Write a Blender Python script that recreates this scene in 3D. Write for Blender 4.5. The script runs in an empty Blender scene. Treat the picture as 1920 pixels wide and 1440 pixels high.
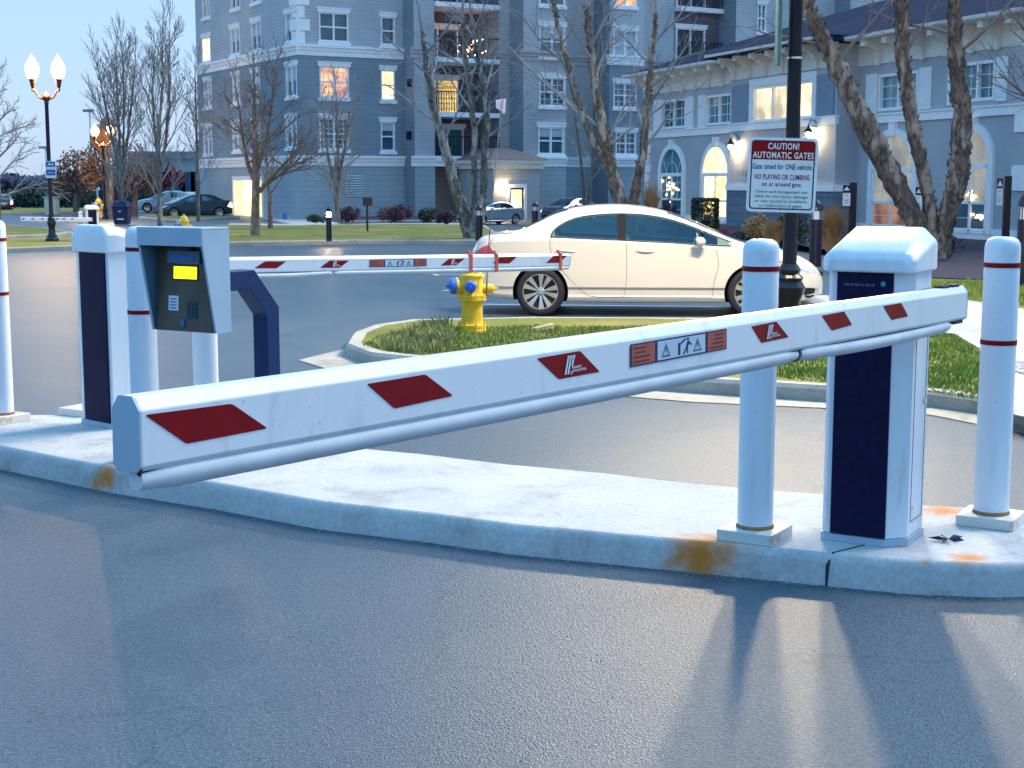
import bpy, bmesh, math, random
from mathutils import Vector, Matrix, noise
R = math.radians
C = bpy.context.scene.collection
# ------------------------------------------------------------------ camera, sky, light
F = 2773.0; CAMH = 1.72
PITCH = math.atan(380 / F); CP = math.cos(PITCH); SP = math.sin(PITCH)
sc = bpy.context.scene
cd = bpy.data.cameras.new('camera'); cam = bpy.data.objects.new('camera', cd); C.objects.link(cam)
cam.location = (0, 0, CAMH); cam.rotation_euler = (R(90) - PITCH, 0, 0)
cd.sensor_width = 36; cd.lens = F / 1920 * 36; cd.clip_end = 3000; cd.clip_start = 0.05
sc.camera = cam
sc.view_settings.view_transform = 'Standard'; sc.view_settings.look = 'None'
sc.view_settings.gamma = 1; sc.view_settings.exposure = 1.3
w = bpy.data.worlds.new("World"); sc.world = w; w.use_nodes = True
nt = w.node_tree; bg = nt.nodes['Background']
sky = nt.nodes.new('ShaderNodeTexSky'); sky.sky_type = 'NISHITA'; sky.sun_disc = False
SUN_EL, SUN_AZ = R(9), R(150)
sky.sun_elevation = SUN_EL; sky.sun_rotation = SUN_AZ; sky.air_density = 1.0; sky.dust_density = 0.6; sky.ozone_density = 3.0
tc = nt.nodes.new('ShaderNodeTexCoord'); mp = nt.nodes.new('ShaderNodeMapping'); mp.inputs['Scale'].default_value = (1, 1, 3.5)
nz = nt.nodes.new('ShaderNodeTexNoise'); nz.inputs['Scale'].default_value = 1.6; nz.inputs['Detail'].default_value = 5
nt.links.new(tc.outputs['Generated'], mp.inputs[0]); nt.links.new(mp.outputs[0], nz.inputs['Vector'])
cr = nt.nodes.new('ShaderNodeMapRange'); cr.inputs[1].default_value = .35; cr.inputs[2].default_value = .75; cr.inputs[3].default_value = .72; cr.inputs[4].default_value = .95
nt.links.new(nz.outputs[0], cr.inputs[0])
mx = nt.nodes.new('ShaderNodeMix'); mx.data_type = 'RGBA'
sx_ = nt.nodes.new('ShaderNodeSeparateXYZ'); nt.links.new(tc.outputs['Generated'], sx_.inputs[0])
gm = nt.nodes.new('ShaderNodeMapRange'); gm.inputs[1].default_value = .04; gm.inputs[2].default_value = .5; nt.links.new(sx_.outputs[2], gm.inputs[0])
gc = nt.nodes.new('ShaderNodeMix'); gc.data_type = 'RGBA'; gc.inputs[6].default_value = (3.25, 4.15, 5.8, 1); gc.inputs[7].default_value = (1.6, 4.8, 8.7, 1)   # pale horizon, deep blue overhead
nt.links.new(gm.outputs[0], gc.inputs[0]); nt.links.new(gc.outputs[2], mx.inputs[7])
nt.links.new(cr.outputs[0], mx.inputs[0]); nt.links.new(sky.outputs[0], mx.inputs[6])
tint = nt.nodes.new('ShaderNodeMix'); tint.data_type = 'RGBA'; tint.blend_type = 'MULTIPLY'; tint.inputs[0].default_value = 1
tint.inputs[7].default_value = (.96, 1.0, 1.03, 1)
nt.links.new(mx.outputs[2], tint.inputs[6]); nt.links.new(tint.outputs[2], bg.inputs[0]); bg.inputs[1].default_value = .075
sl = bpy.data.lights.new('sun', 'SUN'); sl.energy = 1.3; sl.angle = R(28); sl.color = (1, .93, .80)
so = bpy.data.objects.new('sun', sl); C.objects.link(so)
_e, _a = R(48), R(55)   # soft afterglow from behind right
so.rotation_euler = (R(90) - _e, 0, -_a + R(180) + math.pi) if False else (0, 0, 0)
_d = Vector((math.sin(_a) * math.cos(_e), math.cos(_a) * math.cos(_e), math.sin(_e)))
so.rotation_euler = _d.to_track_quat('Z', 'Y').to_euler()

# ------------------------------------------------------------------ pixel -> world layout arithmetic (positions only)
def ray(px, py):
    x = (px - 960) / F; y = -(py - 720) / F
    return Vector((x, CP + y * SP, -SP + y * CP))
O = Vector((0, 0, CAMH))
def hit(px, py, z=0.0):
    d = ray(px, py); return O + d * ((z - CAMH) / d.z)
def at(px, py, Y):
    d = ray(px, py); return O + d * (Y / d.y)
def onpl(px, py, P, n):
    d = ray(px, py); return O + d * ((P - O).dot(n) / d.dot(n))

# ------------------------------------------------------------------ mesh builder
class MB:
    def __init__(s, M=None): s.v = []; s.f = []; s.M = M or Matrix(); s.mi = []; s.cur = 0
    def add(s, vs, fs):
        o = len(s.v); s.v += [s.M @ Vector(p) for p in vs]; s.f += [tuple(i + o for i in f) for f in fs]; s.mi += [s.cur] * len(fs)
        return s
    def box(s, x0, y0, z0, x1, y1, z1):
        return s.add([(x0, y0, z0), (x1, y0, z0), (x1, y1, z0), (x0, y1, z0), (x0, y0, z1), (x1, y0, z1), (x1, y1, z1), (x0, y1, z1)],
                     [(0, 3, 2, 1), (4, 5, 6, 7), (0, 1, 5, 4), (1, 2, 6, 5), (2, 3, 7, 6), (3, 0, 4, 7)])
    def poly(s, pts): return s.add(pts, [tuple(range(len(pts)))])
    def prism(s, pts, z0, z1):
        if area2(pts) < 0: pts = pts[::-1]
        n = len(pts)
        vs = [(p[0], p[1], z0) for p in pts] + [(p[0], p[1], z1) for p in pts]
        return s.add(vs, [tuple(range(n))[::-1], tuple(range(n, 2 * n))] + [(i, (i + 1) % n, n + (i + 1) % n, n + i) for i in range(n)])
    def loft(s, rings, cap=True, closed=True):
        n = len(rings[0]); vs = [p for r in rings for p in r]; fs = []
        for k in range(len(rings) - 1):
            for i in range(n if closed else n - 1):
                j = (i + 1) % n; a = k * n
                fs.append((a + i, a + j, a + n + j, a + n + i))
        if cap: fs += [tuple(range(n))[::-1], tuple(range((len(rings) - 1) * n, len(rings) * n))]
        return s.add(vs, fs)
    def tube(s, pts, rad, n=8, cap=True, rough=0, rng=None):
        pts = [Vector(p) for p in pts]
        if not hasattr(rad, '__len__'): rad = [rad] * len(pts)
        rings = []; up = None
        for i, p in enumerate(pts):
            t = (pts[min(i + 1, len(pts) - 1)] - pts[max(i - 1, 0)])
            if t.length < 1e-9: t = Vector((0, 0, 1))
            t.normalize()
            if up is None: up = t.orthogonal().normalized()
            up = (up - t * up.dot(t))
            up = up.normalized() if up.length > 1e-6 else t.orthogonal().normalized()
            b = t.cross(up)
            rings.append([p + (up * math.cos(2 * math.pi * k / n) + b * math.sin(2 * math.pi * k / n)) * rad[i] * (1 + (rng.uniform(-rough, rough) if rough else 0)) for k in range(n)])
        return s.loft(rings, cap)
    def lathe(s, prof, n=16, c=(0, 0, 0), axis='z', flute=0, cap=True):
        rings = []
        for r, z in prof:
            ring = []
            for k in range(n):
                a = 2 * math.pi * k / n; rr = r * (1 + (flute if k % 2 else 0))
                q = (rr * math.cos(a), rr * math.sin(a), z)
                if axis == 'y': q = (q[0], q[2], -q[1])
                if axis == 'x': q = (q[2], q[0], q[1])
                ring.append((c[0] + q[0], c[1] + q[1], c[2] + q[2]))
            rings.append(ring)
        return s.loft(rings, cap)
    def ball(s, c, rx, ry, rz, n=12, m=7):
        prof = [(math.sin(math.pi * i / m), -math.cos(math.pi * i / m)) for i in range(m + 1)]
        rings = [[(c[0] + rx * max(r, .01) * math.cos(2 * math.pi * k / n), c[1] + ry * max(r, .01) * math.sin(2 * math.pi * k / n), c[2] + rz * z) for k in range(n)] for r, z in prof]
        return s.loft(rings)

def area2(p): return sum(p[i][0] * p[(i + 1) % len(p)][1] - p[(i + 1) % len(p)][0] * p[i][1] for i in range(len(p)))
def inset(pts, d):
    pts = [Vector((p[0], p[1])) for p in pts]
    if area2(pts) < 0: pts = pts[::-1]
    out = []; n = len(pts)
    for i in range(n):
        a = (pts[i] - pts[i - 1]).normalized(); b = (pts[(i + 1) % n] - pts[i]).normalized()
        na = Vector((-a.y, a.x)); nb = Vector((-b.y, b.x)); m = (na + nb)
        m = m.normalized() if m.length > 1e-6 else na
        out.append(pts[i] + m * (d / max(.35, m.dot(na))))
    return [(p.x, p.y) for p in out]

WORLD_ROOTS = set()
def props(o, label=None, cat=None, group=None, kind=None):
    if label: o['label'] = label
    if cat: o['category'] = cat
    if group: o['group'] = group
    if kind: o['kind'] = kind
    return o
def thing(name, label, cat, loc=(0, 0, 0), group=None, world=True, rot=0):
    o = bpy.data.objects.new(name, None); C.objects.link(o); o.location = loc; o.rotation_euler = (0, 0, rot); o.empty_display_size = .2
    if world: WORLD_ROOTS.add(o)
    return props(o, label, cat, group)
def part(name, mb, mat, parent=None, smooth=False, bevel=0, frame=None, seg=2, sharp=40):
    me = bpy.data.meshes.new(name); me.from_pydata([tuple(v) for v in mb.v], [], mb.f)
    mats = mat if isinstance(mat, (list, tuple)) else [mat]
    for m in mats: me.materials.append(m)
    if len(mats) > 1: me.polygons.foreach_set('material_index', mb.mi)
    bm = bmesh.new(); bm.from_mesh(me); bmesh.ops.recalc_face_normals(bm, faces=bm.faces)
    bm.to_mesh(me); bm.free()
    if smooth:
        me.polygons.foreach_set('use_smooth', [True] * len(me.polygons)); me.set_sharp_from_angle(angle=R(sharp))
    o = bpy.data.objects.new(name, me); C.objects.link(o)
    if parent:
        o.parent = parent
        if parent in WORLD_ROOTS: o.matrix_parent_inverse = Matrix.Translation(parent.location).inverted()
    if frame is not None: o.matrix_basis = frame
    if bevel:
        b = o.modifiers.new('bevel', 'BEVEL'); b.width = bevel; b.segments = seg; b.limit_method = 'ANGLE'; b.angle_limit = R(35)
        me.polygons.foreach_set('use_smooth', [True] * len(me.polygons)); b.harden_normals = True
    return o
def dup(root, loc, rot, label, group=None):
    r = root.copy(); C.objects.link(r); r.location = loc; r.rotation_euler = (0, 0, rot); r['label'] = label
    if group: r['group'] = group
    for ch in list(root.children):
        c = ch.copy(); C.objects.link(c); c.parent = r
        for g in list(ch.children):
            d = g.copy(); C.objects.link(d); d.parent = c
    return r

# ------------------------------------------------------------------ materials
def NM(name):
    m = bpy.data.materials.new(name); m.use_nodes = True; t = m.node_tree
    return m, t, t.nodes['Principled BSDF']
def nd(t, k, **kw):
    n = t.nodes.new('ShaderNode' + k)
    for a, v in kw.items(): setattr(n, a, v)
    return n
def noisy(t, scale, detail=4, coord='Object', vec=None, dist=0):
    n = nd(t, 'TexNoise'); n.inputs['Scale'].default_value = scale; n.inputs['Detail'].default_value = detail; n.inputs['Distortion'].default_value = dist
    if vec is None:
        c = nd(t, 'TexCoord'); vec = c.outputs[coord]
    t.links.new(vec, n.inputs['Vector']); return n
def ramp(t, src, a, b, c0, c1):
    r = nd(t, 'ValToRGB'); r.color_ramp.elements[0].position = a; r.color_ramp.elements[1].position = b
    r.color_ramp.elements[0].color = (*c0, 1); r.color_ramp.elements[1].color = (*c1, 1)
    t.links.new(src, r.inputs[0]); return r
def mixc(t, fac, a, b, mode='MIX'):
    m = nd(t, 'Mix', data_type='RGBA', blend_type=mode)
    for s, v in ((m.inputs[0], fac), (m.inputs[6], a), (m.inputs[7], b)):
        if hasattr(v, 'is_linked') or hasattr(v, 'links'): t.links.new(v, s)
        elif isinstance(v, (int, float)): s.default_value = v
        else: s.default_value = (*v, 1)
    return m.outputs[2]
def bump(t, b, src, strength, dist=.01):
    n = nd(t, 'Bump'); n.inputs['Strength'].default_value = strength; n.inputs['Distance'].default_value = dist
    t.links.new(src, n.inputs['Height']); t.links.new(n.outputs[0], b.inputs['Normal']); return n
def mat(name, col, rough=.6, var=.15, scale=4, metal=0, bmp=0, bscale=60, coat=0, spec=.5):
    m, t, b = NM(name)
    b.inputs['Roughness'].default_value = rough; b.inputs['Metallic'].default_value = metal; b.inputs['Specular IOR Level'].default_value = spec
    b.inputs['Coat Weight'].default_value = coat; b.inputs['Coat Roughness'].default_value = .05
    n = noisy(t, scale, 5)
    c0 = tuple(c * (1 - var) for c in col); c1 = tuple(min(1, c * (1 + var)) for c in col)
    r = ramp(t, n.outputs[0], .3, .7, c0, c1); t.links.new(r.outputs[0], b.inputs['Base Color'])
    if bmp: bump(t, b, noisy(t, bscale, 3).outputs[0], bmp)
    return m
def emis(name, col, st, base=None):
    m, t, b = NM(name); b.inputs['Base Color'].default_value = (*(base or col), 1); b.inputs['Roughness'].default_value = .3
    b.inputs['Emission Color'].default_value = (*col, 1); b.inputs['Emission Strength'].default_value = st
    return m
def lit_window(name, c0, c1, st, scale=1.5):
    m, t, b = NM(name); b.inputs['Roughness'].default_value = .5; b.inputs['Specular IOR Level'].default_value = .2; b.inputs['Base Color'].default_value = (.1, .08, .05, 1)
    n = noisy(t, scale, 3); r = ramp(t, n.outputs[0], .35, .65, c0, c1); t.links.new(r.outputs[0], b.inputs['Emission Color']); b.inputs['Emission Strength'].default_value = st
    return m
def stains(t, col, pts, stain=(.60, .19, .015)):
    geo = nd(t, 'NewGeometry')
    for (p, rad, st) in pts:
        d = nd(t, 'VectorMath', operation='DISTANCE'); t.links.new(geo.outputs['Position'], d.inputs[0]); d.inputs[1].default_value = p
        n = noisy(t, 14, 4); a = nd(t, 'Math', operation='MULTIPLY_ADD'); t.links.new(n.outputs[0], a.inputs[0]); a.inputs[1].default_value = -rad * 1.3; t.links.new(d.outputs['Value'], a.inputs[2])
        mr = nd(t, 'MapRange'); t.links.new(a.outputs[0], mr.inputs[0]); mr.inputs[1].default_value = -rad * .5; mr.inputs[2].default_value = rad * .42
        mr.inputs[3].default_value = st; mr.inputs[4].default_value = 0
        col = mixc(t, mr.outputs[0], col, stain)
    return col
def asphalt():
    m, t, b = NM('asphalt')
    n1 = noisy(t, .35, 5, dist=.6); n2 = noisy(t, 60, 3); v = nd(t, 'TexVoronoi'); v.inputs['Scale'].default_value = 150
    t.links.new(nd(t, 'TexCoord').outputs['Object'], v.inputs['Vector'])
    base = ramp(t, n1.outputs[0], .3, .72, (.060, .092, .128), (.096, .124, .152))
    sp = ramp(t, v.outputs['Color'], .1, .95, (.55, .55, .57), (1.36, 1.34, 1.30))
    c = mixc(t, 1, base.outputs[0], sp.outputs[0], 'MULTIPLY')
    sp2 = ramp(t, n2.outputs[0], .3, .7, (.75, .75, .75), (1.25, 1.25, 1.25)); c = mixc(t, .8, c, sp2.outputs[0], 'MULTIPLY')
    big = noisy(t, .9, 2); bp = ramp(t, big.outputs[0], .45, .62, (1, 1, 1), (1.12, 1.08, 1.02)); c = mixc(t, .7, c, bp.outputs[0], 'MULTIPLY')
    pt = noisy(t, .55, 3, dist=1.5); pr = ramp(t, pt.outputs[0], .60, .68, (1, 1, 1), (.80, .81, .84)); c = mixc(t, .8, c, pr.outputs[0], 'MULTIPLY')      # worn and oily patches
    wv = nd(t, 'TexVoronoi', feature='DISTANCE_TO_EDGE'); wv.inputs['Scale'].default_value = .33; nn = noisy(t, 2.2, 5); va = nd(t, 'VectorMath', operation='ADD'); sc2 = nd(t, 'VectorMath', operation='SCALE'); sc2.inputs['Scale'].default_value = .5
    t.links.new(nn.outputs['Color'], sc2.inputs[0]); t.links.new(sc2.outputs[0], va.inputs[0]); t.links.new(nd(t, 'TexCoord').outputs['Object'], va.inputs[1]); t.links.new(va.outputs[0], wv.inputs['Vector'])
    ck = ramp(t, wv.outputs['Distance'], .0006, .0022, (.62, .62, .64), (1, 1, 1)); c = mixc(t, .7, c, ck.outputs[0], 'MULTIPLY')      # hairline cracks
    t.links.new(c, b.inputs['Base Color']); b.inputs['Roughness'].default_value = .45; b.inputs['Specular IOR Level'].default_value = .32
    bump(t, b, v.outputs['Distance'], .6, .004)
    return m
def concrete(name, c0, c1, pts=(), bmp=.3):
    m, t, b = NM(name); n1 = noisy(t, 1.6, 6, dist=.4); n2 = noisy(t, 45, 4)
    r = ramp(t, n1.outputs[0], .3, .7, c0, c1); s = ramp(t, n2.outputs[0], .3, .75, (.82, .82, .82), (1.08, 1.08, 1.08))
    c = mixc(t, 1, r.outputs[0], s.outputs[0], 'MULTIPLY')
    pv = nd(t, 'TexVoronoi'); pv.inputs['Scale'].default_value = 28; t.links.new(nd(t, 'TexCoord').outputs['Object'], pv.inputs['Vector'])
    pp_ = ramp(t, pv.outputs['Distance'], .06, .13, (.62, .60, .58), (1, 1, 1)); c = mixc(t, .55, c, pp_.outputs[0], 'MULTIPLY')      # pock marks
    dn = noisy(t, 3.3, 7, dist=1.0); dr_ = ramp(t, dn.outputs[0], .52, .72, (1, 1, 1), (.74, .71, .66)); c = mixc(t, .9, c, dr_.outputs[0], 'MULTIPLY')      # dirt patches
    if pts: c = stains(t, c, pts)
    t.links.new(c, b.inputs['Base Color']); b.inputs['Roughness'].default_value = .85
    bump(t, b, n2.outputs[0], bmp, .004); return m
def siding(name, c0, c1, bw=.6, bh=.2, mortar=.012, dark=.8):
    """painted block or lap siding; texture plane is local x,z of the facade frame"""
    m, t, b = NM(name); tcn = nd(t, 'TexCoord'); sep = nd(t, 'SeparateXYZ'); comb = nd(t, 'CombineXYZ')
    t.links.new(tcn.outputs['Object'], sep.inputs[0]); ad = nd(t, 'MATH'.title(), operation='ADD')
    t.links.new(sep.outputs[0], ad.inputs[0]); t.links.new(sep.outputs[1], ad.inputs[1])
    t.links.new(ad.outputs[0], comb.inputs[0]); t.links.new(sep.outputs[2], comb.inputs[1])
    br = nd(t, 'TexBrick'); t.links.new(comb.outputs[0], br.inputs['Vector']); br.inputs['Scale'].default_value = 1
    br.inputs['Brick Width'].default_value = bw; br.inputs['Row Height'].default_value = bh; br.inputs['Mortar Size'].default_value = mortar
    br.inputs['Color1'].default_value = (*c0, 1); br.inputs['Color2'].default_value = (*c1, 1); br.inputs['Mortar'].default_value = (*[c * dark for c in c0], 1)
    n = noisy(t, .5, 5); r = ramp(t, n.outputs[0], .3, .7, (.86, .86, .88), (1.1, 1.1, 1.08))
    t.links.new(mixc(t, 1, br.outputs[0], r.outputs[0], 'MULTIPLY'), b.inputs['Base Color']); b.inputs['Roughness'].default_value = .8
    bump(t, b, br.outputs['Fac'], -.4, .01) if False else None
    return m
def grassmat(name, c0, c1, c2):
    m, t, b = NM(name); n1 = noisy(t, 1.3, 5); n2 = noisy(t, 40, 4)
    r = ramp(t, n1.outputs[0], .35, .65, c0, c1); s = ramp(t, n2.outputs[0], .35, .7, (.45, .45, .45), (1.4, 1.4, 1.4))
    c = mixc(t, 1, r.outputs[0], s.outputs[0], 'MULTIPLY'); n3 = noisy(t, .5, 4); r3 = ramp(t, n3.outputs[0], .5, .66, (0, 0, 0), (1, 1, 1))
    c = mixc(t, r3.outputs[0], c, c2); t.links.new(c, b.inputs['Base Color']); b.inputs['Roughness'].default_value = .9
    bump(t, b, n2.outputs[0], .8, .03); return m
def bark(name, c0, c1, c2):
    m, t, b = NM(name); tcn = nd(t, 'TexCoord'); mpn = nd(t, 'Mapping'); mpn.inputs['Scale'].default_value = (1, 1, .35); t.links.new(tcn.outputs['Object'], mpn.inputs[0])
    n = noisy(t, 13, 6, vec=mpn.outputs[0], dist=1.2); r = ramp(t, n.outputs[0], .4, .62, c0, c1)
    n2 = noisy(t, 5, 4, vec=mpn.outputs[0]); r2 = ramp(t, n2.outputs[0], .52, .62, (0, 0, 0), (1, 1, 1))
    t.links.new(mixc(t, r2.outputs[0], r.outputs[0], c2), b.inputs['Base Color']); b.inputs['Roughness'].default_value = .9
    bump(t, b, n.outputs[0], .9, .03); return m

M = {}
def painted(name, col, dirt, rough):
    m, t, b = NM(name); tcn = nd(t, 'TexCoord'); mpn = nd(t, 'Mapping'); mpn.inputs['Scale'].default_value = (1, 1, .25); t.links.new(tcn.outputs['Object'], mpn.inputs[0])
    n = noisy(t, 11, 7, vec=mpn.outputs[0], dist=.8); r = ramp(t, n.outputs[0], .54, .78, (0, 0, 0), (1, 1, 1)); n2 = noisy(t, 70, 4); r2 = ramp(t, n2.outputs[0], .66, .74, (0, 0, 0), (.6, .6, .6))
    c = mixc(t, r.outputs[0], col, dirt); c = mixc(t, r2.outputs[0], c, tuple(x * .72 for x in dirt)); t.links.new(c, b.inputs['Base Color']); b.inputs['Roughness'].default_value = rough; b.inputs['Specular IOR Level'].default_value = .4
    bump(t, b, noisy(t, 200, 2).outputs[0], .04); return m
M['white'] = painted('white_powder_coat', (.75, .77, .81), (.60, .62, .65), .38)
M['white2'] = painted('white_bollard_sleeve', (.72, .76, .82), (.58, .62, .67), .45)
M['panel'] = mat('dark_navy_panel', (.004, .003, .035), .55, .3, 30, spec=.2, bmp=.1, bscale=300)
M['bluepost'] = mat('navy_painted_steel', (.004, .026, .10), .45, .15, 3, spec=.3)
M['boxgrey'] = mat('pale_blue_grey_metal', (.36, .47, .57), .42, .06, 4)
M['boxin'] = mat('blue_metal_inside', (.05, .14, .24), .5, .2, 4)
M['faceplate'] = mat('brown_brushed_faceplate', (.075, .062, .045), .45, .35, 5, metal=.0)
M['red'] = mat('dark_red_reflective', (.22, .001, .006), .5, .12, 12, spec=.2)
M['redlabel'] = mat('faded_red_label', (.42, .09, .07), .5, .12, 20)
M['orange'] = mat('orange_red_tape', (.68, .10, .05), .45, .15, 20)
M['pale'] = mat('pale_blue_label', (.48, .58, .72), .5, .04)
M['ink'] = mat('navy_ink', (.012, .012, .07), .5, .1)
M['inkred'] = mat('red_ink', (.20, .002, .06), .5, .1)
M['inkteal'] = mat('teal_ink', (.02, .09, .13), .5, .1)
M['inkdr'] = mat('dull_red_ink', (.17, .02, .02), .5, .1)
M['rubber'] = mat('grey_white_rubber', (.60, .63, .67), .55, .1, 6)
M['seal'] = mat('black_rubber_seal', (.02, .022, .03), .7, .2)
M['yellow'] = mat('hydrant_yellow_paint', (.78, .50, .035), .4, .12, 9, bmp=.1)
M['hblue'] = mat('hydrant_blue_paint', (.03, .15, .62), .4, .1, 9)
M['polemat'] = mat('black_pole_paint', (.008, .007, .022), .3, .2, 4)
M['lampbronze'] = mat('bronze_lamp_arm', (.10, .035, .02), .4, .2)
M['globe_wall'] = emis('lit_wall_lantern', (1, .72, .36), 120, (1, .9, .8))
M['globe'] = emis('lit_lamp_globe', (1, .62, .24), 1.15, (1, .9, .8))
M['globe_near'] = emis('lit_near_lamp_globe', (1, .80, .52), 350, (1, .9, .8))
M['trim'] = mat('white_trim_paint', (.82, .84, .86), .6, .05)
M['cream'] = mat('cream_trim_paint', (.72, .71, .66), .6, .07)
M['glass'] = mat('window_glass', (.03, .10, .15), .05, .5, .9, spec=.8)
M['glassteal'] = mat('teal_window_glass', (.04, .20, .27), .08, .4, 1.2, spec=.7)
M['blind'] = mat('pale_blind', (.42, .50, .56), .7, .12, 3)
M['lit'] = lit_window('lit_window', (.95, .52, .16), (1, .86, .5), 1.0)
M['litred'] = lit_window('lit_window_red_curtain', (.30, .10, .13), (.75, .45, .18), .8, 2)
M['lityellow'] = lit_window('lit_yellow_window', (1, .62, .12), (1, .84, .38), 1.15, 1)
M['litdim'] = lit_window('dim_lit_window', (.20, .21, .20), (.36, .35, .30), .42, 1.3)
M['litwarm'] = lit_window('warm_room_window', (.13, .05, .04), (.40, .19, .11), .45, 1.5)
M['shutter'] = mat('white_shutter_paint', (.78, .80, .82), .6, .04)
M['shuttergrey'] = mat('blue_grey_shutter_paint', (.20, .26, .34), .6, .05)
M['roof'] = mat('dark_blue_shingle', (.012, .022, .055), .95, .35, 8, bmp=.4, bscale=14, spec=.1)
M['roofbrown'] = mat('grey_brown_shingle', (.14, .12, .13), .85, .2, 6)
M['wallmid'] = siding('dark_blue_grey_block', (.215, .27, .32), (.23, .285, .33))
M['walltop'] = siding('pale_grey_siding', (.42, .45, .49), (.44, .47, .50), 3, .16)
M['wallbase'] = siding('grey_base_block', (.33, .39, .43), (.35, .41, .45), .5, .25)
M['wallpale'] = siding('pale_warm_grey_siding', (.40, .41, .43), (.42, .43, .44), 3, .16)
M['wallbrown'] = siding('purple_brown_siding', (.13, .11, .15), (.14, .12, .16), 3, .16)
M['club'] = siding('clubhouse_grey_stucco', (.40, .42, .46), (.415, .435, .465), 4, .3, .006, .9)
M['clubdark'] = siding('clubhouse_blue_grey_stone', (.13, .18, .245), (.15, .20, .26), .9, .3, .015, .6)
M['gutter'] = mat('white_gutter', (.72, .72, .70), .5, .05)
M['asphalt'] = asphalt()
M['paint'] = mat('white_road_paint', (.62, .66, .72), .6, .12, 8)
M['grass'] = grassmat('lawn_grass', (.14, .17, .018), (.21, .21, .03), (.26, .21, .06))
M['grassfar'] = grassmat('dark_field_grass', (.02, .055, .03), (.035, .075, .03), (.05, .08, .03))
M['blade'] = mat('grass_blade', (.18, .25, .035), .8, .5, 6)
M['bladedry'] = mat('weed_blade', (.26, .27, .10), .8, .4, 3)
M['drygrass'] = mat('dry_ornamental_grass', (.33, .20, .09), .85, .3, 3)
M['mulch'] = mat('dark_mulch', (.045, .03, .05), .95, .5, 14, bmp=.8, bscale=30)
M['hedge'] = mat('dark_hedge_leaf', (.018, .04, .022), .7, .5, 3)
M['bushred'] = mat('red_purple_twigs', (.07, .03, .055), .8, .4, 2)
M['brownleaf'] = mat('brown_oak_leaf', (.17, .10, .075), .8, .45, .8)
M['orangeleaf'] = mat('orange_lit_leaf', (.34, .15, .06), .8, .4, 1)  # glow of the lamp on the leaves put into their colour
M['farleaf'] = mat('far_grey_foliage', (.08, .09, .13), .85, .4, .6)
M['maroon'] = mat('maroon_leaf', (.22, .03, .06), .8, .3, 1)
M['bark'] = bark('birch_bark', (.04, .032, .034), (.14, .115, .105), (.25, .225, .205))
M['barktan'] = bark('tan_birch_bark', (.07, .052, .045), (.21, .165, .13), (.36, .32, .28))
M['barkred'] = bark('red_brown_birch_bark', (.06, .025, .02), (.24, .11, .07), (.32, .22, .17))
M['barkgrey'] = bark('grey_green_birch_bark', (.06, .06, .055), (.18, .18, .16), (.34, .33, .31))
M['barkdark'] = bark('dark_tree_bark', (.08, .065, .065), (.18, .15, .135), (.23, .20, .17))
M['twig'] = mat('grey_brown_twig', (.16, .13, .13), .85, .3, 2)
M['twigblue'] = mat('blue_grey_twig', (.24, .24, .25), .85, .3, 2)
M['carwhite'] = mat('cream_white_car_paint', (.63, .57, .49), .26, .02, 1, coat=.6)
M['carblue'] = mat('dark_teal_car_paint', (.004, .035, .07), .3, .05, 1, coat=.3)
M['carsilver'] = mat('silver_car_paint', (.42, .50, .60), .25, .05, 1, coat=.8, metal=.3)
M['cargrey'] = mat('blue_grey_car_paint', (.16, .27, .38), .25, .05, 1, coat=.8, metal=.3)
M['cardark'] = mat('black_car_paint', (.01, .02, .06), .2, .05, 1, coat=1)
M['carglass'] = mat('teal_tinted_car_glass', (.003, .030, .045), .03, .6, 2.2, spec=.45)
M['carseat'] = mat('grey_tan_car_seat', (.16, .15, .13), .8, .2, 4)
def clear_glass():
    m, t, b = NM('teal_clear_car_glass'); t.nodes.remove(b); out = t.nodes['Material Output']; tr = nd(t, 'BsdfTransparent'); tr.inputs[0].default_value = (.45, .60, .55, 1); gl = nd(t, 'BsdfGlossy'); gl.inputs['Roughness'].default_value = .03; gl.inputs[0].default_value = (.85, .95, 1, 1)
    fr = nd(t, 'Fresnel'); fr.inputs[0].default_value = 1.6; ad = nd(t, 'Math', operation='ADD'); ad.inputs[1].default_value = .06; t.links.new(fr.outputs[0], ad.inputs[0])
    mx_ = nd(t, 'MixShader'); t.links.new(ad.outputs[0], mx_.inputs[0]); t.links.new(tr.outputs[0], mx_.inputs[1]); t.links.new(gl.outputs[0], mx_.inputs[2]); t.links.new(mx_.outputs[0], out.inputs['Surface']); return m
M['clearglass'] = clear_glass()
M['seat'] = mat('tan_pillar', (.25, .13, .05), .5, .4, 5)
M['tyre'] = mat('tyre_rubber', (.012, .012, .02), .75, .3, 20)
M['well'] = mat('wheel_well_black', (.004, .004, .008), .9, .2)
M['rim'] = mat('machined_alloy', (.62, .60, .58), .22, .05, 3, metal=.8)
M['rimdark'] = mat('dark_alloy_pocket', (.015, .015, .02), .4, .2)
M['taillight'] = mat('red_tail_light', (.45, .03, .06), .15, .1, coat=1)
M['taillit'] = emis('lit_tail_light', (1, .22, .12), 5, (.5, .02, .02))
M['headlight'] = mat('clear_headlight', (.45, .50, .58), .08, .3, 20, coat=1)
M['headlit'] = emis('lit_headlight', (1, .62, .35), 22)
M['amber'] = mat('amber_marker', (.55, .14, .08), .2, .1)
M['chrome'] = mat('chrome', (.6, .62, .65), .15, .05, 3, metal=1)
M['screen'] = emis('yellow_lit_screen', (.78, 1, 0), 1.0, (.6, .7, 0))
M['signblue'] = mat('sign_blue', (.01, .12, .45), .4, .1)
M['signwhite'] = mat('sign_white', (.66, .72, .80), .4, .04)
M['rust'] = mat('rust', (.36, .15, .05), .9, .5, 20)
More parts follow.
